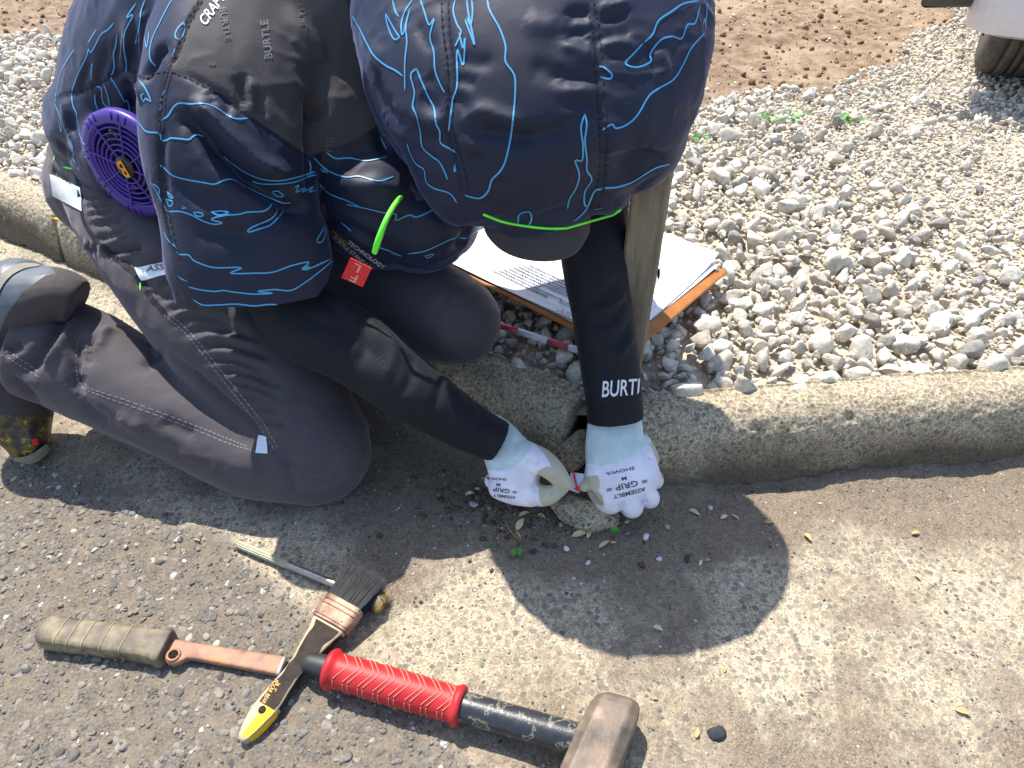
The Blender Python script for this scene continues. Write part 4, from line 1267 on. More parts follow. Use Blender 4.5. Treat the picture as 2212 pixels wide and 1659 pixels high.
for L_ in HOODL: strips('print_line', hood, [L_], .0015, m_print, hood_o)
for dx in (-7, 8):
    strips('seam_stitching', hood, [[(u + dx, v) for u, v in Z2(L)] for L in ([(745, 0), (750, 150), (770, 300), (775, 450), (770, 650), (790, 750), (820, 850), (850, 1000)], [(1495, 0), (1530, 180), (1545, 400), (1560, 600), (1565, 800), (1550, 980), (1520, 1080)])], .0016, m_seam, hood_o, .0008, dash=(3, 2), step=.0014)
P_, N_ = hood.line([(1046, 462), (1090, 478), (1150, 489), (1200, 492), (1260, 486), (1310, 470), (1338, 452)], .003)
V, F = tube_xyz(P_ + N_ * .001, .0013, n=8)
put('rim_piping', V, F, m_neon, hood_o)

# cap peak under the hood
m_cap = fabric('cap_mesh', lin((.20, .185, .19)), lin((.235, .22, .225)), rough=.8, weave=700, bump=.6, sheen=.2)
rim = np.array([(1036, 452), (1060, 462), (1100, 474), (1150, 480), (1200, 482), (1240, 476), (1276, 464)], float)
edge = np.array([(1040, 470), (1052, 505), (1085, 538), (1135, 557), (1195, 560), (1245, 543), (1274, 500)], float)
A_, B_ = catmull(rim, 25), catmull(edge, 25)
top = []
for i in range(25):
    s_ = i / 12 - 1
    for j in range(9):
        t = j / 8
        q = A_[i] * (1 - t) + B_[i] * t
        dd = .689 + .022 * s_ * s_ + .006 * t + .004 * t * t
        top.append(at(q[0], q[1], dd))
top = np.array(top)
low = top + np.array([0, .0012, -.0030])
V = np.vstack([top, low])
F = []
for i in range(24):
    for j in range(8):
        a = i * 9 + j
        F.append((a, a + 9, a + 10, a + 1)); F.append((a + 225, a + 226, a + 235, a + 234))
    F.append((i * 9 + 8, i * 9 + 17, i * 9 + 17 + 225, i * 9 + 8 + 225))
cap_o = put('cap_peak', V, F, m_cap, man)

# gathered knot with neon pull tab at the cheek of the hood
knot = Skin(*fuse([ball_uv(890, 408, .79, 22, 26, .016, 20), ball_uv(905, 428, .79, 20, 18, .014), ball_uv(875, 392, .792, 14, 20, .012), ball_uv(925, 420, .785, 26, 12, .012, 20)], .0022, 2))
knot.push(.002 * fbm(knot.V, 70, 2, 9))
put('toggle_gather', knot.V, knot.F, m_navy, hood_o)
Vt, Ft = tube_uv([(870, 420, .775, 5, .0022), (850, 446, .755, 5.5, .002), (832, 480, .745, 6, .002), (817, 520, .748, 7, .002), (809, 546, .757, 6, .002)], n=10)
put('pull_tab', Vt, Ft, m_neon, hood_o)

# --- ventilation fan in the back of the jacket
m_purple = mat('purple_plastic', lin((.26, .165, .52)), lin((.29, .19, .56)), scale=15, rough=.42, spec=.5)
m_dark = mat('fan_inside', (.006, .005, .012), rough=.6)
fc = at(286, 354, .800)
w_ = (fc - EYE) / np.linalg.norm(fc - EYE)
x_ = np.cross(w_, (0, 0, 1)); x_ /= np.linalg.norm(x_)
y_ = np.cross(x_, w_)
R_ = 117 / FPX * .80
ta = math.radians(14)
e1 = x_ * math.sin(ta) - y_ * math.cos(ta)                    # long way of the tilted disc
pp_ = x_ * math.cos(ta) + y_ * math.sin(ta)
e2 = pp_ * .62 + w_ * -math.sqrt(1 - .62 ** 2)
nf = np.cross(e1, e2); nf = nf * (-1 if nf @ w_ > 0 else 1)
fan_o = empty('ventilation_fan', np.array(fc) - np.array(man.location) - np.array(jacket_o.location)); fan_o.parent = jacket_o
FB = np.array(fc)
def fpt(a, r, h=0): return fc + (e1 * math.cos(a) + e2 * math.sin(a)) * r * R_ + nf * h
def fan_ring(r0, r1, h0, h1, th=.002, n=64):
    rows = [[fpt(2 * math.pi * k / n, r, h) for k in range(n)] for r, h in ((r0, h0), ((r0 + r1) / 2, (h0 + h1) / 2 + .0012), (r1, h1), (r1, h1 - th), (r0, h0 - th), (r0, h0))]
    V, F = rings_to_mesh(np.array(rows), cap=False)
    return V, F
put('flange', *fan_ring(.80, 1.0, .010, .006, .010), m_purple, fan_o)
put('inner_cone', *fan_ring(.70, .80, -.004, .010, .004), m_purple, fan_o)
V, F = rings_to_mesh(np.array([[fpt(2 * math.pi * k / 48, r, -.012) for k in range(48)] for r in (.05, .78)]), cap=True)
put('fan_well', V, F, m_dark, fan_o)
for r in (.31, .41, .51, .61, .71):
    P_ = [fpt(2 * math.pi * k / 72, r, .006 + .004 * (1 - r)) for k in range(73)]
    put('grille_ring', *tube_xyz(P_, .0011, .0030, n=6, round_ends=(False, False), axis=[nf] * 73), m_purple, fan_o)
for k in range(8):
    a = 2 * math.pi * k / 8 + .12
    put('grille_spoke', *tube_xyz([fpt(a, r, .008 + .002 * (1 - r)) for r in (.2, .4, .6, .82)], .0010, .0026, n=6, axis=[nf] * 4), m_purple, fan_o)
for k in range(40):
    if k % 5 in (0, 1, 2):
        a = 2 * math.pi * k / 40
        put('flange_rib', *tube_xyz([fpt(a, .86, .0105), fpt(a, .98, .0082)], .0009, .0009, n=5), m_purple, fan_o)
V, F = rings_to_mesh(np.array([[fpt(2 * math.pi * k / 32, r, h) for k in range(32)] for r, h in ((.20, .004), (.215, .011), (.17, .013), (.05, .0135))]))
put('hub', V, F, mat('hub_black', (.01, .009, .009), rough=.35), fan_o)
c_ = bpy.data.curves.new('t', 'FONT'); c_.body = 'B'; c_.align_x = c_.align_y = 'CENTER'; c_.offset = .02; c_.resolution_u = 4
o_ = bpy.data.objects.new('t', c_); COL.objects.link(o_)
me_ = bpy.data.meshes.new_from_object(o_.evaluated_get(bpy.context.evaluated_depsgraph_get()))
ev = -e1 * .97 + e2 * .1
eh = np.cross(ev, nf); eh /= np.linalg.norm(eh)
V = [fc + nf * .0146 + (-ev * v.co.y * 1.5 + -eh * v.co.x * 1.05) * R_ * .30 for v in me_.vertices]
if len(V): put('emblem', V, [tuple(p.vertices) for p in me_.polygons], mat('orange_emblem', lin((.90, .58, .10)), rough=.4), fan_o, smooth_shade=False)
bpy.data.objects.remove(o_); bpy.data.curves.remove(c_)

# --- gloves
m_knit = bpy.data.materials.new('white_knit')
nt, b = nodes_of(m_knit)
vec = coords(nt)
coat = ramp(nt, attr(nt, 'coat'), [(.35, (0, 0, 0)), (.65, (1, 1, 1))]).outputs[0]
kn = ramp(nt, noise(nt, vec, 40, 4), [(.35, lin((.86, .84, .88))), (.65, lin((.93, .92, .95)))]).outputs[0]
nt.links.new(mixc(nt, coat, kn, mixc(nt, noise(nt, vec, 60, 4), lin((.66, .62, .52)), lin((.80, .77, .68)))), b.inputs['Base Color'])
b.inputs['Roughness'].default_value = .75
b.inputs['Sheen Weight'].default_value = .2
wv = nn(nt, 'ShaderNodeTexVoronoi', feature='F1'); wv.inputs['Scale'].default_value = 900; wv.inputs['Randomness'].default_value = .35
nt.links.new(vec, wv.inputs['Vector'])
bumps(nt, b, [(wv.outputs['Distance'], .55, .0006), (noise(nt, vec, 120, 3), .3, .002)])
m_cuff = mat('teal_rib_knit', lin((.76, .82, .81)), lin((.83, .88, .87)), scale=60, rough=.8, bump=.9, bscale=1100, bdist=.0008)
m_ink = mat('black_ink', lin((.24, .23, .25)), rough=.7)

K4 = .2451
def h4(rows, **k):
    """hand part: rows (x, y, depth, radius) in the hand's own drawing"""
    return tube_uv([(*Z4([(x, y)])[0], d, r * K4, r * K4 / FPX * d * sq) for x, y, d, r, sq in rows], n=16, **k)
rh = [h4([(330, 500, .872, 185, .72), (415, 570, .868, 190, .70), (500, 700, .862, 222, .62), (560, 830, .858, 235, .60), (575, 930, .858, 205, .62)]),
      h4([(430, 980, .862, 110, 1), (560, 1030, .862, 105, 1), (700, 1060, .858, 92, 1)]),
      h4([(640, 700, .855, 140, .9), (780, 750, .842, 124, .9), (880, 815, .838, 104, .95), (950, 890, .840, 88, 1), (998, 945, .845, 68, 1)]),
      h4([(680, 1010, .858, 108, 1), (790, 1050, .852, 98, 1), (870, 1040, .850, 86, 1), (940, 1005, .850, 68, 1), (985, 980, .849, 54, 1)]),
      h4([(560, 1030, .872, 90, 1), (700, 1075, .885, 78, 1), (790, 1040, .892, 66, 1)]),
      h4([(450, 990, .875, 88, 1), (580, 1050, .892, 74, 1), (680, 1010, .898, 62, 1)]),
      h4([(360, 920, .876, 74, 1), (470, 980, .894, 64, 1), (560, 960, .90, 54, 1)])]
lh = [h4([(1440, 380, .868, 235, .66), (1437, 520, .862, 255, .62), (1450, 660, .856, 280, .55), (1490, 800, .850, 318, .48), (1520, 930, .848, 318, .46), (1530, 1010, .850, 270, .5)]),
      h4([(1390, 1000, .850, 98, 1), (1420, 1105, .846, 96, 1), (1375, 1130, .868, 80, 1), (1300, 1080, .880, 68, 1), (1250, 1020, .882, 56, 1)]),
      h4([(1530, 1020, .849, 98, 1), (1595, 1130, .845, 98, 1), (1580, 1165, .868, 84, 1), (1520, 1130, .885, 70, 1)]),
      h4([(1650, 980, .850, 95, 1), (1745, 1060, .848, 86, 1), (1740, 1090, .868, 74, 1), (1690, 1060, .886, 64, 1)]),
      h4([(1720, 830, .852, 90, 1), (1785, 890, .852, 76, 1), (1795, 930, .870, 66, 1), (1740, 930, .886, 58, 1)]),
      h4([(1290, 830, .858, 120, .9), (1240, 905, .862, 92, 1), (1190, 950, .858, 68, 1), (1170, 965, .855, 54, 1)]),
      h4([(1700, 560, .866, 50, 1), (1745, 650, .864, 58, 1), (1775, 730, .862, 60, 1)])]
def glove(parts, cuffpoly, coatpolys, folds_, text, side):
    V, F = fuse(parts, .00165, 3)
    s = Skin(V, F)
    s.crease(folds_)
    q = seen(s.V)[:, :2]
    hand_o = empty('glove', np.array([V[:, 0].mean(), V[:, 1].mean(), V[:, 2].min()]) - np.array(man.location)); hand_o.parent = man
    (v1, f1), (v2, f2) = s.split(poly_sd(q, Z4(cuffpoly)))
    put('knit_cuff', v1, f1, m_cuff, hand_o)
    g = put('knit_hand', v2, f2, m_knit, hand_o)
    q2 = seen(v2)[:, :2]
    c = np.full(len(v2), -9.)
    for pl in coatpolys: c = np.maximum(c, poly_sd(q2, Z4(pl)))
    nv = Skin(v2, f2).normals()
    away = ((nv * (v2 - EYE)).sum(1) / np.linalg.norm(v2 - EYE, axis=1) > .15)
    set_attr(g, 'coat', np.clip(.5 + np.where(away, 3, c) / 8., 0, 1))
    lettering('lettering', text, s, m_ink, g, lift=.0006)
    return s
tz = lambda x, y: Z4([(x, y)])[0]
glove(rh, [(715, 585), (680, 660), (600, 755), (520, 800), (420, 832), (330, 830), (278, 800), (120, 700), (300, 200), (800, 300)],
      [[(700, 560), (860, 620), (1100, 900), (1100, 1000), (950, 1100), (830, 1190), (770, 1090), (760, 980), (740, 930), (760, 830), (840, 790), (880, 800), (820, 690)]],
      [(Z4([(740, 830), (760, 900), (730, 960), (770, 1030)]), .004, -.003), (Z4([(300, 760), (420, 800), (540, 770), (680, 620)]), .003, -.0012), (Z4([(830, 1000), (880, 1020), (900, 1060)]), .0025, -.002), (Z4([(860, 900), (920, 900), (960, 860)]), .003, -.002), (Z4([(620, 720), (700, 740), (760, 790)]), .005, -.0025)],
      [('SHOWA', *tz(395, 900), 5.5, 184, 1.5, 0), ('M', *tz(412, 952), 6.5, 184, 1.3, 0), ('= GRIP =', *tz(440, 1000), 9, 188, 1.35, 0), ('ASSEMBLY', *tz(465, 1055), 6.5, 187, 1.15, 0)], 'r')
glove(lh, [(1100, 758), (1170, 760), (1300, 786), (1450, 770), (1600, 702), (1725, 600), (1900, 500), (1800, 300), (1100, 300)],
      [[(1290, 870), (1310, 960), (1290, 1010), (1330, 1060), (1345, 1140), (1220, 1120), (1100, 1050), (1100, 900), (1200, 880)], [(1690, 400), (1740, 590), (1770, 640), (1800, 720), (1835, 800), (1845, 900), (1900, 900), (1900, 400)]],
      [(Z4([(1480, 1080), (1505, 1150), (1520, 1200)]), .004, -.005), (Z4([(1670, 1030), (1695, 1090), (1700, 1150)]), .004, -.005), (Z4([(1800, 960), (1830, 975), (1850, 980)]), .003, -.003), (Z4([(1180, 762), (1300, 786), (1450, 770), (1600, 702), (1720, 600)]), .003, -.001), (Z4([(1300, 880), (1310, 960), (1300, 1000)]), .004, -.003),
       (Z4([(1690, 640), (1740, 640), (1790, 650)]), .003, -.0025), (Z4([(1700, 720), (1760, 715), (1810, 720)]), .003, -.0025), (Z4([(1720, 790), (1780, 780), (1830, 790)]), .003, -.002)],
      [('SHOWA', *tz(1485, 832), 7, 168, 1.7, 0), ('M', *tz(1518, 898), 8, 168, 1.4, 0), ('= GRIP =', *tz(1542, 958), 12, 167, 1.4, 0), ('ASSEMBLY', *tz(1565, 1026), 8.5, 165, 1.3, 0)], 'l')
# ------------------------------------------------------------------ tools on the road
Z5 = lambda L: [(54.2 + x * .39215, 1138.5 + y * .39215) for x, y in L]
def frame2(p, q, up=(0, 0, 1)):
    """axes of a thing lying from p to q: along, across, up"""
    a = np.asarray(q, float) - np.asarray(p, float)
    L = np.linalg.norm(a); a = a / L
    u = np.asarray(up, float); u = u - a * (u @ a); u /= np.linalg.norm(u)
    return a, np.cross(u, a), u, L
def plate(outline, holes_r, z0, z1, M, bevel=.0008, dome=0.0):
    """flat shape: outline rows (x, half width+, half width-) along a, thickness z0..z1; M = (origin, a, b, c)"""
    o, a, b_, c = M
    rows = []
    for x, wp, wn in outline:
        mid, hw = (wp - wn) / 2, (wp + wn) / 2
        ring = []
        for k in range(16):
            t = 2 * math.pi * k / 16
            cx, sx = math.cos(t), math.sin(t)
            ex = 2 / 5.
            yy = math.copysign(abs(cx) ** ex, cx) * hw + mid
            zz = (z0 + z1) / 2 + math.copysign(abs(sx) ** ex, sx) * (z1 - z0) / 2
            ring.append(o + a * x + b_ * yy + c * zz)
        rows.append(ring)
    return rings_to_mesh(np.array(rows))

# --- club hammer
ham_p, ham_q = gr(676, 1434, .021), gr(1296, 1612, .026)
a, b_, c, L = frame2(ham_p, ham_q)
hammer = empty('hammer', np.array([ham_p[0], ham_p[1], 0]), 'club hammer with red ribbed grip, black handle and rusty square steel head', 'hammer')
m_redgrip = mat('red_rubber', lin((.66, .12, .15)), lin((.74, .17, .19)), scale=45, rough=.5, spec=.35, bump=.3, bscale=500, bdist=.0006)
m_groove = mat('groove_dirt', lin((.78, .50, .38)), rough=.9)
m_steelblk = mat('worn_black_paint', (0, 0, 0), scale=70, rough=.38, detail=9, bump=.25, bscale=300, stops=[(.30, lin((.13, .14, .155))), (.56, lin((.18, .19, .21))), (.60, lin((.52, .50, .42))), (.63, lin((.17, .18, .2))), (.70, lin((.2, .21, .22))), (.74, lin((.74, .70, .56)))])
m_rusthead = mat('brown_forged_steel', (0, 0, 0), scale=42, rough=.62, metallic=.25, bump=.5, bscale=150, bdist=.0012, stops=[(.25, lin((.27, .24, .215))), (.45, lin((.42, .37, .325))), (.58, lin((.49, .42, .36))), (.72, lin((.60, .55, .49)))])
m_blackrub = mat('black_rubber', lin((.14, .145, .15)), lin((.19, .19, .19)), scale=60, rough=.55)
def along(x, h=0.0): return ham_p + a * x + c * h
R0 = 33 / FPX * .69
l_red0, l_red1 = .018, L * .545
put('butt_cap', *tube_xyz([along(-.002), along(.010), along(.024)], [R0 * .72, R0 * .80, R0 * .80], n=24), m_blackrub, hammer)
xs = np.linspace(l_red0, l_red1, 60)
rr = []
for x in xs:
    t = (x - l_red0) / (l_red1 - l_red0)
    r = R0 * 1.10 + R0 * .10 * math.sin(math.pi * t)
    r += R0 * .30 * math.exp(-((x - l_red0 - .004) / .0045) ** 2) + R0 * .26 * math.exp(-((x - l_red1 + .004) / .0045) ** 2)
    rr.append(r)
gV, gF = rings_to_mesh(np.array([[along(x) + (b_ * math.cos(k * math.pi / 16) + c * math.sin(k * math.pi / 16)) * r for k in range(32)] for x, r in zip(xs, rr)]))
grip = put('grip', gV, gF, m_redgrip, hammer)
def on_grip(x, ang, lift=.0003):
    r = np.interp(x, xs, rr) + lift
    return along(x) + (b_ * math.cos(ang) + c * math.sin(ang)) * r
groove_parts = []
for k in range(15):
    x0 = l_red0 + .013 + k * (l_red1 - l_red0 - .028) / 14
    for (a0, a1, sl_) in ((math.radians(150), math.radians(215), .0), (math.radians(140), math.radians(92), .012), (math.radians(40), math.radians(88), .012), (math.radians(-25), math.radians(35), 0.)):
        pts = [on_grip(min(max(x0 + sl_ * t + (.003 if k % 2 else 0), l_red0 + .01), l_red1 - .009), a0 + (a1 - a0) * t) for t in np.linspace(0, 1, 7)]
        groove_parts.append(tube_xyz(pts, .00055, n=5))
V, F = join(groove_parts)
tag(put('tread_lines', V, F, m_groove, grip), kind='stuff')
put('handle', *tube_xyz([along(x) for x in np.linspace(l_red1 - .004, L - .015, 12)], np.linspace(R0 * .98, R0 * 1.02, 12), n=28), m_steelblk, hammer)
# head: chamfered square bar across the handle
hw = .0238
rows = []
for y, k in ((-.064, .62), (-.0625, .80), (-.057, .90), (-.046, .96), (-.030, 1.0), (0, 1.03), (.026, 1.0), (.034, .97), (.040, .90), (.0445, .78), (.046, .60)):
    ring = []
    for (px, pz) in ((1, .62), (.62, 1), (-.62, 1), (-1, .62), (-1, -.62), (-.62, -1), (.62, -1), (1, -.62)):
        ring.append(ham_p + a * (L + px * hw * k + y * .22) + b_ * y + c * (pz * hw * k))
    rows.append(ring)
V, F = rings_to_mesh(np.array(rows))
hd = put('hammer_head', V, F, m_rusthead, hammer, smooth_shade=False)
bv_ = hd.modifiers.new('bevel', 'BEVEL'); bv_.width = .002; bv_.segments = 2

# --- flat paint brush
br_p, br_q = gr(*Z5([(1195, 1182)])[0], .006), gr(*Z5([(1672, 548)])[0], .017)
a, b_, c, L = frame2(br_p, br_q)
brush = empty('paint_brush', np.array([br_p[0], br_p[1], 0]), 'flat paint brush with worn dark handle, yellow dipped tip and black bristles', 'brush')
m_wood = mat('bare_wood', lin((.62, .55, .44)), lin((.71, .64, .52)), scale=50, rough=.7, bump=.4, bscale=300)
m_brushblk = mat('dark_lacquer', lin((.19, .165, .145)), lin((.25, .215, .19)), scale=90, rough=.75, spec=.12)
m_yel = mat('yellow_dip', lin((.86, .66, .10)), lin((.91, .72, .14)), scale=60, rough=.6, spec=.25)
m_ferr = mat('rusty_ferrule', (0, 0, 0), scale=60, rough=.55, metallic=.3, bump=.35, bscale=260, stops=[(.3, lin((.43, .31, .25))), (.5, lin((.56, .43, .35))), (.7, lin((.63, .55, .48)))])
m_brist = mat('black_bristle', lin((.10, .10, .11)), lin((.17, .165, .17)), scale=100, rough=.5)
Mb = (br_p, a, b_, c)
fw_ = .0225
prof = [(0, .0035, .0035), (.004, .0065, .0065), (.012, .0095, .0095), (.022, .0118, .0118), (.032, .0128, .0128), (.044, .0125, .0125), (.058, .0108, .0108), (.072, .0095, .0095), (.086, .0098, .0098), (.098, .0130, .0130), (L - .010, .0175, .0175), (L - .001, .0205, .0205), (L + .004, .021, .021)]
prof = [p for p in prof if p[0] <= L + .005]
prof.sort()
handle = put('handle', *plate(prof, 0, -.0062, .0062, Mb), m_wood, brush)
def on_brush(x, y, lift):  return br_p + a * x + b_ * y + c * (.0062 + lift)
ph = lambda x: np.interp(x, [p[0] for p in prof], [p[1] for p in prof])
def paint_panel(name, x0, x1, lo, hi, mt, lift, seed, n=34):
    """paint left on the top of the handle with a chipped edge"""
    V, F = [], []
    for i in range(n):
        x = x0 + (x1 - x0) * i / (n - 1)
        j0, j1 = .10 * vnoise(np.array([[x * 90, 3.3, seed]]), 1, seed)[0], .10 * vnoise(np.array([[x * 90, 7.1, seed]]), 1, seed + 1)[0]
        for j in range(7):
            t = lo + j0 + (hi + j1 - lo - j0) * j / 6
            V.append(on_brush(x, t * ph(x), lift))
    F = [(i * 7 + j, i * 7 + j + 1, i * 7 + j + 8, i * 7 + j + 7) for i in range(n - 1) for j in range(6)]
    put(name, V, F, mt, handle)
paint_panel('black_paint', .036, L - .001, -.80, .74, m_brushblk, .0004, 5)
paint_panel('yellow_paint', .004, .036, -.90, .10, m_yel, .0004, 9)
V, F = plate([(x, ph(x) * 1.015, -ph(x) * .10) for x in np.linspace(.040, L - .002, 18)], 0, -.0055, .0050, (br_p - c * .0002, a, -b_, c))
put('black_side', V, F, m_brushblk, handle)
V, F = plate([(x, ph(x) * 1.02, -ph(x) * .12) for x in np.linspace(.005, .036, 10)], 0, -.0056, .0052, (br_p - c * .0002, a, -b_, c))
put('yellow_side', V, F, m_yel, handle)
hole_c = br_p + a * .031 + c * .0071
put('hanging_hole', *rings_to_mesh(np.array([[hole_c + (a * math.cos(k * math.pi / 8) + b_ * math.sin(k * math.pi / 8)) * r for k in range(16)] for r in (.0012, .0038)])), mat('hole_shade', lin((.30, .24, .18)), rough=.9), handle)
fl = .030
ferr = put('ferrule', *plate([(L + .002, .0225, .0225), (L + .003, .0232, .0232), (L + fl * .5, .0236, .0236), (L + fl - .001, .0238, .0238), (L + fl, .0232, .0232)], 0, -.0085, .0085, Mb), m_ferr, brush)
for x in (L + .0055, L + fl * .62, L + fl * .80):
    put('ferrule_bead', *tube_xyz([br_p + a * x + b_ * y + c * .0086 for y in np.linspace(-.021, .021, 8)], .0007, n=6), m_ferr, ferr)
for y in (-.013, .013):
    put('ferrule_pin', *ball(br_p + a * (L + .009) + b_ * y + c * .0087, (.0011, .0011, .0006), n=8), m_wood, ferr)
parts = []
rb = np.random.default_rng(4)
for k in range(2600):
    y = rb.uniform(-1, 1); z = rb.uniform(-1, 1)
    ln = .050 * (1 - .10 * abs(y) ** 3) * rb.uniform(.82, 1.05)
    p0 = br_p + a * (L + fl - .003) + b_ * y * .0222 + c * z * .0075
    fan_ = b_ * (y * .0055 + rb.normal(0, .0013)) + c * (z * .0022 + rb.normal(0, .0012) - .001)
    pts = [p0, p0 + a * ln * .5 + fan_ * .35, p0 + a * ln + fan_]
    side = b_ * .00026 + c * .00008
    V = np.array([pts[0] - side, pts[0] + side, pts[1] - side * .8, pts[1] + side * .8, pts[2]])
    parts.append((V, [(0, 1, 3, 2), (2, 3, 4)]))
V, F = join(parts)
tag(put('bristles', V, F, m_brist, brush, smooth_shade=False), kind='stuff')
put('bristle_core', *plate([(L + fl - .004, .0215, .0215), (L + fl + .01, .0215, .0215), (L + fl + .022, .020, .020), (L + fl + .030, .017, .017)], 0, -.0052, .0045, Mb), m_brist, brush)
lettering('lettering', [('POLAR BEAR', *Z5([(1348, 905)])[0], 8.5, 120, .85, 0), ('36  2"', *Z5([(1385, 880)])[0], 7, 120, .9, 0)], Flat(br_p + c * .0068, c), m_gold, handle, lift=.0003)

# --- scraper: rubber handled blade
sc_p, sc_q = gr(*Z5([(105, 575)])[0], .013), gr(*Z5([(790, 668)])[0], .012)
a, b_, c, L = frame2(sc_p, sc_q)
scraper = empty('scraper', np.array([sc_p[0], sc_p[1], 0]), 'old scraper with ribbed olive rubber handle and rusty steel blade', 'scraper')
m_olive = mat('worn_olive_rubber', (0, 0, 0), scale=38, rough=.6, detail=7, bump=.35, bscale=240, stops=[(.3, lin((.27, .225, .195))), (.46, lin((.38, .335, .275))), (.60, lin((.52, .475, .36))), (.75, lin((.60, .555, .44)))])
m_rust = mat('rusty_blade', (0, 0, 0), scale=46, rough=.65, metallic=.2, detail=8, bump=.45, bscale=180, bdist=.0012, stops=[(.26, lin((.40, .29, .25))), (.45, lin((.57, .42, .35))), (.60, lin((.64, .47, .36))), (.68, lin((.80, .46, .24))), (.74, lin((.66, .56, .49)))])
Ms = (sc_p, a, b_, c)
W_ = .0165
hp = [(0, .010, .010), (.003, .0145, .0145), (.008, W_, W_), (.014, W_ * .99, W_ * .99), (L * .5, W_ * .94, W_ * .94), (L * .82, W_ * .96, W_ * .96), (L - .012, W_ * 1.04, W_ * 1.04), (L - .006, W_ * 1.16, W_ * 1.16), (L - .002, W_ * 1.14, W_ * 1.14), (L, W_ * .95, W_ * .95)]
hnd = put('handle', *plate(hp, 0, -.0125, .0115, Ms), m_olive, scraper)
m_olivegroove = mat('groove_dust', lin((.60, .55, .42)), rough=.9)
for k, x in enumerate((.022, .035, .050, .068, .088)):
    x = x / .128 * L
    w_o = np.interp(x, [q[0] for q in hp], [q[1] for q in hp])
    ring = []
    for t in np.linspace(math.radians(-40), math.radians(200), 26):
        cx, sx = math.cos(t), math.sin(t)
        ring.append(sc_p + a * (x + .004 * abs(cx) ** 3 * 0) + b_ * math.copysign(abs(cx) ** .4, cx) * w_o * 1.003 + c * (-.0005 + math.copysign(abs(sx) ** .4, sx) * .01215))
    put('grip_groove', *tube_xyz(ring, .0007, n=6), m_olivegroove, hnd)
put('butt_rivet', *ball(sc_p + a * .0005 + c * .001, (.004, .004, .004), n=10), m_rust, hnd)
bl_p = gr(*Z5([(765, 660)])[0], .010); bl_q = gr(*Z5([(1420, 772)])[0], .005)
a, b_, c, Lb = frame2(bl_p, bl_q)
Mb2 = (bl_p, a, b_, c)
th = .0042
rows = [(-.006, .008, .008), (.004, .0085, .0085), (.008, .0090, .0130), (.014, .0095, .0175), (.020, .0095, .0175), (.026, .0093, .0140), (.031, .0090, .0095), (.040, .0092, .0082), (Lb * .6, .0098, .0088), (Lb - .004, .0108, .0098), (Lb, .0108, .0098)]
blade = put('blade', *plate(rows, 0, -th, th, Mb2), m_rust, scraper)
hc_ = bl_p + a * .0165 - b_ * .0085 + c * (th + .0004)
put('blade_eye_rim', *tube_xyz([hc_ + (a * math.cos(t) + b_ * math.sin(t)) * .0062 for t in np.linspace(0, 2 * math.pi, 25)], .0016, n=6, round_ends=(False, False)), m_rust, blade)
put('blade_eye', *rings_to_mesh(np.array([[hc_ + (a * math.cos(k * math.pi / 8) + b_ * math.sin(k * math.pi / 8)) * r for k in range(16)] for r in (.001, .0052)])), mat('eye_shade', lin((.17, .14, .12)), rough=.9), blade)
put('shiny_edge', *plate([(Lb - .0035, .0109, .0099), (Lb + .0004, .0110, .0100)], 0, -th * 1.02, th * 1.02, Mb2), mat('bare_steel', lin((.74, .72, .70)), rough=.35, metallic=.7), blade)

# --- survey pin with brass head
pn_p, pn_q = gr(*Z5([(1165, 92)])[0], .006), gr(*Z5([(1955, 418)])[0], .0095)
a, b_, c, L = frame2(pn_p, pn_q)
pin = empty('survey_pin', np.array([pn_p[0], pn_p[1], 0]), 'thin steel survey pin with a crossed brass head beneath the brush', 'pin')
m_steel = mat('dull_steel', lin((.55, .54, .50)), lin((.68, .67, .63)), scale=60, rough=.4, metallic=.75)
m_oldsteel = mat('weathered_steel', lin((.58, .56, .46)), lin((.70, .67, .56)), scale=70, rough=.6, metallic=.35)
m_brass = mat('brass', lin((.75, .62, .30)), lin((.83, .76, .58)), scale=110, rough=.35, metallic=.7)
r_ = .0046
put('ribbed_shank', *rings_to_mesh(np.array([[pn_p + a * x + (b_ * math.cos(k * math.pi / 12) + c * math.sin(k * math.pi / 12)) * r_ * (.92 if k % 2 else 1.06) * f for k in range(24)] for x, f in ((0, .6), (.002, 1), (L * .37, 1), (L * .38, .9))])), m_oldsteel, pin, smooth_shade=False)
put('plain_shank', *tube_xyz([pn_p + a * x for x in (L * .375, L * .6, L - .006)], r_ * .98, n=20), m_steel, pin)
R_ = .0115
rows = [[pn_p + a * x + (b_ * math.cos(k * math.pi / 16) + c * math.sin(k * math.pi / 16)) * R_ * f for k in range(32)] for x, f in ((L - .008, .55), (L - .004, .95), (L - .001, 1.0), (L + .002, .96), (L + .004, .75), (L + .005, .3))]
hd_ = put('brass_head', *rings_to_mesh(np.array(rows)), m_brass, pin)
m_rustline = mat('rusty_cross', lin((.42, .22, .12)), rough=.8)
for e in (b_, c):
    put('cross_mark', *tube_xyz([pn_p + a * (L + .0052 - .002 * abs(t)) + e * R_ * .85 * t for t in np.linspace(-1, 1, 9)], .0008, n=6), m_rustline, hd_)

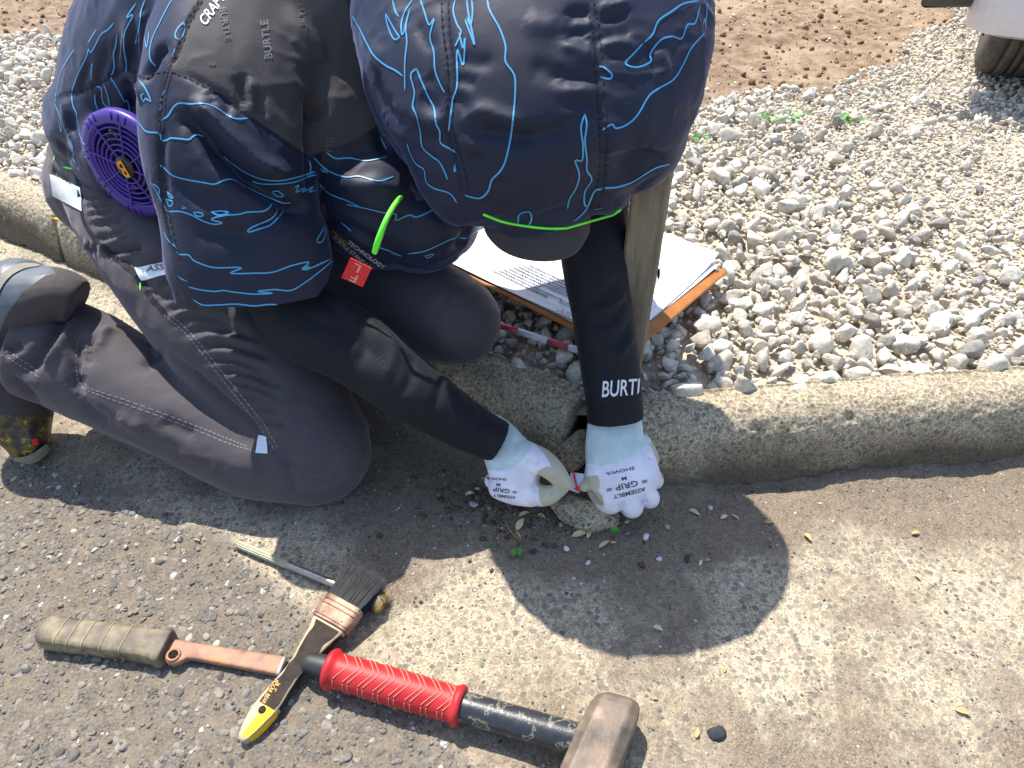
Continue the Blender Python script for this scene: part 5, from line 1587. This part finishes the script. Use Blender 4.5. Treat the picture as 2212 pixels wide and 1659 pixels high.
# ------------------------------------------------------------------ things on the gravel
# clipboard with drawings
cz = .132
Fc, Rc = gr(1356, 772, cz), gr(1572, 588, cz)
e_s = (Rc - Fc); Ls = np.linalg.norm(e_s); e_s /= Ls
e_l = np.array([-e_s[1], e_s[0], 0.])
Ll = .40
clip = empty('clipboard', np.array([Fc[0], Fc[1], cz - .004]), 'brown clipboard with white drawing sheets lying on the gravel behind the stake', 'clipboard')
m_board = mat('brown_hardboard', lin((.62, .38, .18)), lin((.70, .45, .23)), scale=40, rough=.6, bump=.3, bscale=500)
m_paper = mat('paper', lin((.90, .90, .905)), rough=.75)
cc_ = Fc + e_s * Ls / 2 + e_l * Ll / 2
put('board', *box(cc_, (Ls, Ll, .005), rot=np.stack([e_s, e_l, [0, 0, 1]], 1), bevel=.002), m_board, clip)
def sheet(name, s0, s1, l0, l1, z, ang, curl, n=18):
    V = []
    for i in range(n + 1):
        for j in range(n + 1):
            s = s0 + (s1 - s0) * i / n; l = l0 + (l1 - l0) * j / n
            ds, dl = (s - (s0 + s1) / 2), (l - (l0 + l1) / 2)
            S = (s0 + s1) / 2 + ds * math.cos(ang) - dl * math.sin(ang); Lq = (l0 + l1) / 2 + ds * math.sin(ang) + dl * math.cos(ang)
            h = z + .0012 * math.sin(s * 31 + 1) * math.sin(l * 23) + curl * max(0, (i / n - .72) / .28) ** 2
            V.append(Fc + e_s * S + e_l * Lq + np.array([0, 0, h + .0030]))
    F = [(i * (n + 1) + j, (i + 1) * (n + 1) + j, (i + 1) * (n + 1) + j + 1, i * (n + 1) + j + 1) for i in range(n) for j in range(n)]
    return put(name, V, F, m_paper, clip)
sheet('under_sheet', .010, Ls - .001, .018, Ll - .03, .0012, -.02, .004)
top_sheet = sheet('drawing_sheet', .008, Ls + .004, .020, Ll - .03, .0036, .028, .014)
m_inkline = mat('printed_line', lin((.30, .31, .36)), rough=.8)
m_inkpale = mat('pale_printed_line', lin((.70, .71, .76)), rough=.8)
def pp(s, l, h=.0085):
    return Fc + e_s * s + e_l * l + np.array([0, 0, h + .0012 * math.sin(s * 31 + 1) * math.sin(l * 23) + .014 * max(0, ((s / Ls) - .74) / .28) ** 2])
parts = []
rt_ = np.random.default_rng(12)
def tick(p, q, w):
    t = q - p; s = np.cross((0, 0, 1), t); s = s / (np.linalg.norm(s) + 1e-9) * w / 2
    parts.append((np.array([p - s, p + s, q + s, q - s]), [(0, 1, 2, 3)]))
for row in range(8):                                             # a block of notes, read from the long side
    s = .030 + row * .0066
    l = .262 - .004 * row
    end = l - rt_.choice([.085, .12, .14, .10, .13, .07])
    while l > end:
        w = rt_.uniform(.0018, .0036)
        tick(pp(s, l), pp(s, l - w), rt_.uniform(.0022, .0034))
        l -= w + .0007
for (s0, l0, ns, nl) in ((.15, .060, 8, 6), (.205, .055, 7, 7), (.155, .100, 5, 4), (.03, .115, 3, 5), (.012, .105, 2, 5)):           # little tables of figures
    for i in range(ns):
        for j in range(nl):
            if rt_.random() < .8:
                tick(pp(s0 + i * .0052, l0 + j * .0048), pp(s0 + i * .0052, l0 + j * .0048 + .0034), .0018)
V, F = join(parts)
tag(put('printed_notes', V, F, m_inkline, top_sheet, smooth_shade=False), kind='stuff')
parts = []
for (p, q) in (((.02, .03), (Ls - .03, .03)), ((.02, .03), (.02, Ll - .05)), ((Ls - .03, .03), (Ls - .03, Ll - .05)), ((.09, .13), (.14, .30)), ((.13, .18), (.19, .30)), ((.10, .25), (.21, .20)), ((.02, .125), (.09, .125)), ((.14, .05), (.14, .13)), ((.14, .13), (Ls - .03, .13))):
    pts = [np.array(p) * (1 - t) + np.array(q) * t for t in np.linspace(0, 1, 10)]
    for u_, v_ in zip(pts[:-1], pts[1:]): tick(pp(*u_, .0082), pp(*v_, .0082), .0007)
V, F = join(parts)
tag(put('drawing_lines', V, F, m_inkpale, top_sheet, smooth_shade=False), kind='stuff')
put('corner_rivet', *tube_xyz([Rc + e_l * .014 - e_s * .012 + np.array([0, 0, z]) for z in (.0, .004)], .0038, n=14), m_steel, clip)
put('clip_bar', *box(Fc + e_s * Ls / 2 + e_l * (Ll - .02) + np.array([0, 0, .008]), (.12, .03, .008), rot=np.stack([e_s, e_l, [0, 0, 1]], 1), bevel=.003), m_steel, clip)

# red and white scale rod
po_p, po_q = gr(880, 640, .128), gr(1262, 761, .124)
a, b_, c, L = frame2(po_p, po_q)
rod = empty('scale_rod', po_q - np.array([0, 0, .005]), 'thin red and white banded scale rod lying in front of the clipboard', 'rod')
m_rr = mat('red_band', lin((.66, .22, .30)), lin((.74, .30, .36)), scale=120, rough=.5)
m_rw = mat('white_band', lin((.78, .78, .80)), lin((.86, .86, .87)), scale=120, rough=.5)
cuts = [0]
edges = [np.linalg.norm(gr(u, v, .126) - po_p) for u, v in ((1078, 705), (1119, 717), (1182, 737), (1227, 751))]
bands = [(0, edges[0] * .33, 1), (edges[0] * .33, edges[0] * .66, 0), (edges[0] * .66, edges[0], 1), (edges[0], edges[1], 0), (edges[1], edges[2], 1), (edges[2], edges[3], 0), (edges[3], L - .008, 1)]
for x0, x1, wh in bands:
    put('white_band' if wh else 'red_band', *tube_xyz([po_p + a * x0, po_p + a * (x0 + x1) / 2, po_p + a * x1], .0046, n=16, round_ends=(False, False)), m_rw if wh else m_rr, rod)
put('metal_tip', *tube_xyz([po_p + a * (L - .008), po_p + a * (L - .002), po_p + a * L], [.0046, .0038, .003], n=14), m_steel, rod)

# wooden stake
m_stake = bpy.data.materials.new('weathered_wood')
nt, b = nodes_of(m_stake)
vec = coords(nt, (60, 60, 5))
gn = noise(nt, vec, 1.4, 6, .65)
c1 = ramp(nt, gn, [(.28, lin((.36, .31, .245))), (.45, lin((.48, .43, .355))), (.6, lin((.56, .51, .43))), (.75, lin((.42, .38, .315)))]).outputs[0]
v2 = coords(nt, (1, 1, 1))
nt.links.new(mixc(nt, ramp(nt, noise(nt, v2, 26, 4), [(.5, (0, 0, 0)), (.75, (.5, .5, .5))]).outputs[0], c1, lin((.42, .40, .30))), b.inputs['Base Color'])
b.inputs['Roughness'].default_value = .85
bumps(nt, b, [(gn, .6, .0015)])
sb = gr(1350, 806, .10)
stake = empty('wooden_stake', sb, 'square weathered wooden stake driven into the gravel beside the clipboard', 'stake')
yaw = math.radians(-14)
rows = []
for z in np.linspace(-.07, .345, 28):
    h = .0205 * (.25 + .75 * min(1, (z + .08) / .05))
    ring = []
    for (x, y) in ((1, .86), (.86, 1), (-.86, 1), (-1, .86), (-1, -.86), (-.86, -1), (.86, -1), (1, -.86)):
        n_ = .0006 * vnoise(np.array([[x * 3, y * 3, z * 60]]), 1, 5)[0]
        X_, Y_ = x * (h + n_), y * (h + n_)
        ring.append(sb + np.array([X_ * math.cos(yaw) - Y_ * math.sin(yaw) + .004 * z, X_ * math.sin(yaw) + Y_ * math.cos(yaw), z]))
    rows.append(ring)
post = put('post', *rings_to_mesh(np.array(rows)), m_stake, stake, smooth_shade=False)
put('knot', *ball(sb + np.array([.0212 * math.cos(yaw), .0212 * math.sin(yaw) - .008, .165]), (.0012, .005, .007), n=12), mat('knot_wood', lin((.33, .24, .15)), rough=.8), stake)

# ------------------------------------------------------------------ broken kerb and the card
m_chunk = m_kerb
def lump(name, u, v, z, sx, sy, sz, seed, label, cat, rotz=0.0, sub=4, mt=None):
    V, F = rock(sub, seed, 7, .10)
    V = V * np.array([sx, sy, sz])
    V = V + (V / np.linalg.norm(V, axis=1)[:, None]) * (.0022 * fbm(V, 60, 3, seed) + .0012 * fbm(V, 160, 2, seed + 1))[:, None]
    M = np.array(Matrix.Rotation(rotz, 3, 'Z'))
    V = V @ M.T + gr(u, v, z)
    o = put(name, V, F, mt or m_chunk)
    set_attr(o, 'grime_shade', np.clip(.25 + .6 * fbm(V, 30, 3, 8), 0, 1))
    set_attr(o, 'tint', np.full(len(V), .45))
    return tag(o, label, cat)
lump('concrete_chunk', 1268, 1102, .010, .046, .034, .028, 901, 'broken off lump of kerb concrete below the gloved hands', 'rubble', .1)
lump('kerb_fragment', 1236, 975, .045, .030, .034, .050, 914, 'cracked wedge of kerb concrete in the gap behind the hands', 'rubble', .4)
m_card = mat('plastic_card', lin((.80, .82, .86)), rough=.25, trans=.25)
cpts = [(1050, 845), (1165, 858), (1160, 950), (1122, 1030), (1015, 992)]
V0 = np.array([at(*Z4([q])[0], .853 + .004 * k % 3 * 0) for k, q in enumerate(cpts)])
nrm = np.cross(V0[1] - V0[0], V0[3] - V0[0]); nrm /= np.linalg.norm(nrm)
if nrm @ (EYE - V0[0]) < 0: nrm = -nrm
card = empty('marker_card', V0.mean(0), 'small clear plastic card with a red arrow held between the fingertips', 'card')
n5 = len(V0)
put('card', np.vstack([V0, V0 - nrm * .0009]), [tuple(range(n5)), tuple(range(2 * n5 - 1, n5 - 1, -1))] + [(i, i + n5, (i + 1) % n5 + n5, (i + 1) % n5) for i in range(n5)], m_card, card, smooth_shade=False)
ar = [(1062, 838), (1082, 838), (1108, 968), (1128, 966), (1128, 1026), (1078, 992), (1094, 976)]
put('red_arrow', np.array([at(*Z4([q])[0], .8515) for q in ar]), [(0, 1, 2, 6), (2, 3, 4), (6, 2, 4), (6, 4, 5)], mat('red_arrow_print', lin((.80, .05, .10)), rough=.5), card, smooth_shade=False)

# ------------------------------------------------------------------ leaves, sprouts and pebbles
m_leaf = [mat('dry_leaf_pale', lin((.80, .73, .55)), lin((.87, .80, .63)), scale=160, rough=.8), mat('dry_leaf_tan', lin((.70, .56, .36)), lin((.78, .65, .45)), scale=160, rough=.8)]
m_green = mat('green_leaf', lin((.25, .50, .16)), lin((.34, .60, .22)), scale=120, rough=.5)
def leaf_mesh(L, w, curl, seed, z0=.0015):
    r = np.random.default_rng(seed)
    V = []
    n = 9
    tw = r.uniform(-.6, .6)
    for i in range(n):
        t = i / (n - 1)
        hw_ = w * math.sin(math.pi * min(.98, t ** .8 + .02)) ** .8
        lift = curl * math.sin(t * math.pi * .9) * .9 + curl * t * .6
        for j in (-1, -.5, 0, .5, 1):
            V.append((L * (t - .5), j * hw_, z0 + lift + abs(j) ** 1.5 * hw_ * (.55 + tw * j)))
    F = [(i * 5 + j, i * 5 + j + 1, i * 5 + j + 6, i * 5 + j + 5) for i in range(n - 1) for j in range(4)]
    return np.array(V), F
def leaf(u, v, px, ang, label, kind=0, ratio=.42, curl=.3, z=.0, name='dry_leaf', mt=None, cat='leaf'):
    p = gr(u, v, z)
    L_ = px / FPX * seen(p)[2]
    V, F = leaf_mesh(L_, L_ * ratio * .5, L_ * curl * .4, int(u * 7 + v))
    V = V @ np.array(Matrix.Rotation(math.radians(ang), 3, 'Z')).T + p
    o = put(name, V, F, mt or m_leaf[kind])
    sm = o.modifiers.new('thick', 'SOLIDIFY'); sm.thickness = .0003
    return tag(o, label, cat)
ZK = lambda x, y: ((2480 + x * .72333) / 1.84448, (1350 + y * .72333) / 1.84448)
for (u, v), px, ang, k, lab in (
        (tz(640, 1225), 26, 20, 0, 'curled pale dry leaf uppermost of the trail left of the concrete chunk'),
        (tz(605, 1315), 34, 60, 0, 'large twisted dry leaf in the middle of the trail under the right glove'),
        (tz(585, 1410), 24, -60, 1, 'narrow dry leaf at the lower end of the trail under the right glove'),
        (tz(790, 1240), 20, -30, 1, 'brown sliver of dry leaf close to the chunk on its left'),
        (tz(1125, 1405), 32, 10, 0, 'broad pale oval leaf directly below the concrete chunk'),
        (tz(1210, 1400), 22, 65, 0, 'upright pale leaf touching the broad oval leaf below the chunk'),
        (tz(1110, 1362), 22, -20, 1, 'thin dry leaf edge just above the broad oval leaf'),
        (tz(1345, 1490), 30, 35, 0, 'crumpled pale leaf in shade below the green seedling'),
        (tz(1425, 1475), 14, 0, 0, 'tiny pale leaf scrap right of the crumpled leaf'),
        (tz(160, 1045), 20, 10, 0, 'pale leaf scrap left of the right glove in the dirt'),
        (tz(1870, 1140), 26, 80, 0, 'dry folded leaf beside the little finger of the left glove'),
        (tz(2135, 1210), 26, -40, 0, 'slender pale leaf in shade right of the left glove'),
        (tz(1920, 1270), 9, 0, 1, 'small tan leaf speck below the left glove'),
        (ZK(1240, 818), 16, 80, 1, 'pointed tan leaf on the sunlit silt near the right kerb'),
        (ZK(558, 988), 18, 20, 0, 'left one of two pale leaves at the shadow edge'),
        (ZK(618, 988), 20, -50, 0, 'right one of two pale leaves at the shadow edge'),
        (ZK(808, 1016), 22, 0, 1, 'flat tan leaf just right of the pair at the shadow edge'),
        (ZK(1020, 1100), 24, -70, 1, 'folded tan leaf with a dark shadow on the open gutter'),
        (ZK(1612, 1074), 20, 10, 1, 'tan leaf lying far right on the sunny gutter'),
        (ZK(1625, 1318), 15, -60, 1, 'small upright tan leaf below the far right one'),
        (ZK(1086, 912), 10, 0, 0, 'tiny white leaf scrap between kerb and folded tan leaf'),
        (ZK(430, 1238), 16, 60, 0, 'white curled leaf in the middle of the head shadow'),
        (ZK(470, 1224), 13, 0, 1, 'yellowish leaf next to the curled one in the head shadow'),
        (ZK(195, 1600), 22, -30, 0, 'pale curled leaf near the lower edge of the head shadow'),
        ((1505, 1585), 22, 70, 1, 'round yellow leaf near the hammer head'),
        ((1565, 1448), 16, 60, 1, 'yellow leaf scrap below the head shadow'),
        ((2078, 1540), 30, -25, 1, 'brown dry leaf at the lower right of the gutter'),
        ((1415, 1510), 12, 0, 1, 'tiny yellow scrap above the hammer head')):
    leaf(u, v, px, ang, lab, k)
# yellow leaf with red flecks on the far kerb
yl = leaf(126, 478, 36, -25, 'yellow leaf with red flecks on the far left kerb stone', 0, .5, .1, .108, 'yellow_leaf', mat('yellow_leaf', (0, 0, 0), scale=90, rough=.6, stops=[(.5, lin((.95, .78, .15))), (.64, lin((.95, .70, .12))), (.70, lin((.85, .25, .08)))]))
# green seedlings
def seedling(u, v, leaves, label, stem=None, z=0.0):
    p = gr(u, v, z)
    o = empty('seedling', p, label, 'seedling')
    dpt = seen(p)[2]
    for k, (dx, dy, px, ang, h) in enumerate(leaves):
        q = gr(u + dx, v + dy, z) + np.array([0, 0, h])
        L_ = px / FPX * dpt
        V, F = leaf_mesh(L_, L_ * .42, L_ * .05, k + int(u))
        V = V @ np.array(Matrix.Rotation(math.radians(ang), 3, 'Z')).T + q
        put('leaf', V, F, m_green, o)
        put('stem', *tube_xyz([p, (p + q) / 2 + np.array([0, 0, h * .3]), q], .0006, n=5), m_green, o)
    if stem:
        put('runner', *tube_xyz([gr(*s_, z) + np.array([0, 0, .002]) for s_ in stem], .0006, n=5), m_green, o)
    return o
seedling(*tz(575, 1575), [(-6, 2, 14, 20, .004), (7, -4, 14, 80, .005), (4, 5, 12, -50, .004), (-3, -5, 12, 140, .004)], 'green clover sprout in shade below the right glove', [tz(290, 1505), tz(400, 1500), tz(480, 1525), tz(560, 1570)])
seedling(*tz(1380, 1355), [(-8, -5, 17, 40, .006), (13, 6, 20, 0, .003)], 'green two leaved seedling at the foot of the concrete chunk')
ZW = lambda x, y: ((2700 + x * .62387) / 1.84448, y * .62387 / 1.84448)
for x, y, n_, lab in ((600, 790, 6, 'leafy green weed leftmost among the pale gravel near the soil'), (740, 790, 6, 'leafy green weed in the middle of the gravel by the soil'), (1105, 805, 5, 'small green weed rightmost in the gravel by the soil'), (160, 905, 3, 'tiny weed in the gravel beside the hood')):
    seedling(*ZW(x, y), [(random.uniform(-22, 22), random.uniform(-8, 8), random.uniform(11, 18), random.uniform(0, 180), random.uniform(.006, .02)) for _ in range(n_)], lab, None, .125)
# twigs and loose pebbles
def twig(pts, r, label, mt=None):
    V, F = tube_xyz(catmull(np.array([gr(u, v) + np.array([0, 0, h]) for u, v, h in pts]), 14), r, n=6)
    tag(put('twig', V, F, mt or m_leaf[1]), label, 'twig')
twig([(*tz(485, 1315), .002), (*tz(520, 1385), .004), (*tz(600, 1450), .002)], .0007, 'bent straw stalk beside the leaf trail')
twig([(*ZK(2100, 700), .003), (*ZK(2130, 770), .004), (*ZK(2212, 830), .002)], .0008, 'forked dry twig at the right edge of the gutter')
twig([(*ZK(2105, 705), .003), (*ZK(2160, 720), .005), (*ZK(2230, 718), .003)], .0007, 'short side twig at the right picture edge by the kerb')
twig([(*Z5([(935, 75)])[0], .003), (*Z5([(965, 85)])[0], .004)], .001, 'short straw stub on the asphalt left of the pin')
m_peb = stone_mat('pebble', [(0, lin((.22, .23, .25))), (.5, lin((.5, .5, .5))), (1, lin((.92, .92, .92)))], bump=.4, bscale=300)
for u, v, px, t, lab in (
        (*ZK(355, 1210), 18, .1, 'dark grey pebble in the head shadow near the curled leaves'), (*ZK(205, 1210), 12, .85, 'whitish pebble left of the dark one in the head shadow'), (*ZK(255, 1330), 12, .45, 'grey pebble low in the head shadow'),
        (*ZK(130, 1085), 14, .95, 'white angular pebble below the left glove'), (*ZK(485, 930), 12, .8, 'white pebble by the shadow edge below the kerb'), (*ZK(655, 1350), 12, .9, 'pale blue white pebble at the right of the head shadow'),
        (*tz(190, 1135), 24, .75, 'pale grey stone in the dirt left of the right glove'), (*tz(285, 1155), 9, .9, 'small white chip beside the pale grey stone'), (*tz(720, 1540), 20, .05, 'flat black pebble right of the clover'), (*tz(1010, 1515), 14, .95, 'white chip below the broad leaf'),
        (*tz(1715, 1410), 16, .95, 'white chip below the left glove fingers'), (*tz(2070, 1600), 26, .05, 'dark pebble at the middle of the head shadow'), (*tz(905, 1490), 14, .1, 'black pebble between clover and leaf'),
        (1548, 1582, 34, .03, 'black angular stone near the yellow leaf by the hammer'), (1290, 1330, 14, .3, 'grey pebble left of the head shadow bottom'), (1270, 1215, 14, .9, 'pale chip under the right glove shadow'), (355, 1112, 20, .2, 'dark stone on the gutter edge below the knee'), (1830, 1055, 16, .9, 'pale chip on the gutter by the kerb')):
    lump('pebble', u, v, .002, px / FPX * .42, px / FPX * .34, px / FPX * .26, int(u + v), lab, 'pebble', u % 3, 2, m_peb)
    peb = COL.objects[-1]
    peb.data.attributes['tint'].data.foreach_set('value', np.full(len(peb.data.vertices), t, np.float32))
# loose rubble and crumbs of earth round the break
n = 900
p = np.array([gr(u, v)[:2] for u, v in zip(RNG.normal(1120, 110, n), RNG.normal(1090, 45, n))])
p = p[kerb_dist(p) < -.002]
s = .0010 + .005 * RNG.random(len(p)) ** 4
tag(scatter('kerb_rubble', chip_var, np.c_[p, s * .3], s, stone_mat('rubble', [(0, lin((.30, .24, .19))), (.5, lin((.43, .37, .31))), (.8, lin((.5, .47, .43))), (1, lin((.8, .79, .76)))], bump=.5), RNG.random(len(p)) ** 1.5), 'crumbs of earth and rubble round the broken kerb', 'rubble', kind='stuff')

# ------------------------------------------------------------------ parked vehicle at the edge of the gravel
m_vpaint = mat('white_paint', lin((.80, .77, .77)), lin((.83, .80, .80)), scale=3, rough=.25, coat=.6)
m_vplastic = mat('black_plastic', lin((.22, .22, .22)), lin((.27, .265, .26)), scale=30, rough=.6)
m_tyre = mat('tyre_rubber', lin((.25, .235, .225)), lin((.34, .32, .30)), scale=60, rough=.85, bump=.4, bscale=300)
m_rim = mat('steel_rim', lin((.62, .62, .63)), rough=.4, metallic=.6)
m_under = mat('underbody', (.02, .02, .02), rough=.8)
van = empty('parked_van', (1.235, 1.985, .09), 'white van at the top right with its bumper corner and black tyre showing', 'van')
vx0, vx1, vy0 = 1.155, 2.60, 1.63
def slab(x0, x1, y0, y1, z0, z1, bev=.03): return box(((x0 + x1) / 2, (y0 + y1) / 2, (z0 + z1) / 2), (x1 - x0, y1 - y0, z1 - z0), bevel=bev)
bump_rows = []
for z, off in ((.248, .028), (.256, .010), (.29, .002), (.335, .0), (.345, .012), (.36, .014), (.375, .004), (.45, .004), (.50, .02), (.52, .05)):
    ring = []
    r_c = .07
    for ang_ in range(180, 271, 15):
        t = math.radians(ang_); ring.append((vx0 + off + r_c + math.cos(t) * r_c, vy0 + off + r_c + math.sin(t) * r_c, z + .02 * 0))
    for ang_ in range(270, 361, 15):
        t = math.radians(ang_); ring.append((vx1 - off - r_c + math.cos(t) * r_c, vy0 + off + r_c + math.sin(t) * r_c, z))
    ring += [(vx1 - off, vy0 + .16, z), (vx0 + off, vy0 + .16, z)]
    bump_rows.append(ring)
put('bumper', *rings_to_mesh(np.array(bump_rows)), m_vpaint, van, smooth_shade=False)
bodyv = put('body_shell', *slab(vx0 + .015, vx1 - .015, vy0 + .10, vy0 + 3.1, .54, 1.75, .06), m_vpaint, van)
put('rear_window', *slab(vx0 + .2, vx1 - .2, vy0 + .085, vy0 + .11, 1.05, 1.55, .01), mat('dark_glass', (.01, .012, .014), rough=.05), bodyv)
put('side_sill', *slab(vx0 + .02, vx0 + .10, vy0 + .70, vy0 + 2.2, .36, .545, .02), m_vpaint, van)
put('underbody', *slab(vx0 + .3, vx1 - .3, vy0 + .2, vy0 + 3.0, .36, .538, .02), m_under, van)
put('mud_flap', *box((vx0 - .01, vy0 + .045, .335), (.19, .02, .08), rotz=.5, bevel=.008), m_vplastic, van)
def wheel(x, y):
    tr, tw = .275, .165
    cz_ = .092 + tr
    w_e = empty('wheel', np.array([x + tw / 2, y, cz_]) - np.array(van.location)); w_e.parent = van
    rows = []
    n = 96
    prof = [(-.5, .70), (-.5, .80), (-.48, .90), (-.43, .965), (-.36, .99), (-.235, 1.0), (-.225, .975), (-.205, .975), (-.195, 1.0), (-.075, 1.0), (-.065, .975), (-.045, .975), (-.035, 1.0), (.035, 1.0), (.045, .975), (.065, .975), (.075, 1.0), (.195, 1.0), (.205, .975), (.225, .975), (.235, 1.0), (.36, .99), (.43, .965), (.48, .90), (.5, .80), (.5, .70)]
    for px_, pr_ in prof:
        rows.append([(x + tw / 2 + px_ * tw, y + math.cos(2 * math.pi * k / n) * tr * (pr_ - (.006 if (k % 4 == 0 and abs(px_) > .24 and pr_ > .95) else 0)), cz_ + math.sin(2 * math.pi * k / n) * tr * (pr_ - (.006 if (k % 4 == 0 and abs(px_) > .24 and pr_ > .95) else 0))) for k in range(n)])
    put('tyre', *rings_to_mesh(np.array(rows), cap=False), m_tyre, w_e)
    rows = [[(x + tw / 2 + px_ * tw, y + math.cos(2 * math.pi * k / 48) * tr * r, cz_ + math.sin(2 * math.pi * k / 48) * tr * r) for k in range(48)] for px_, r in ((-.47, .72), (-.40, .66), (-.25, .60), (-.25, .3), (-.34, .2), (.3, .2), (.45, .72))]
    put('rim', *rings_to_mesh(np.array(rows)), m_rim, w_e)
wheel(1.225, 1.985); wheel(1.225 + .90, 1.985); wheel(1.225, 4.2); wheel(2.125, 4.2)

van.rotation_euler.z = math.radians(-28)          # stands askew to the kerb
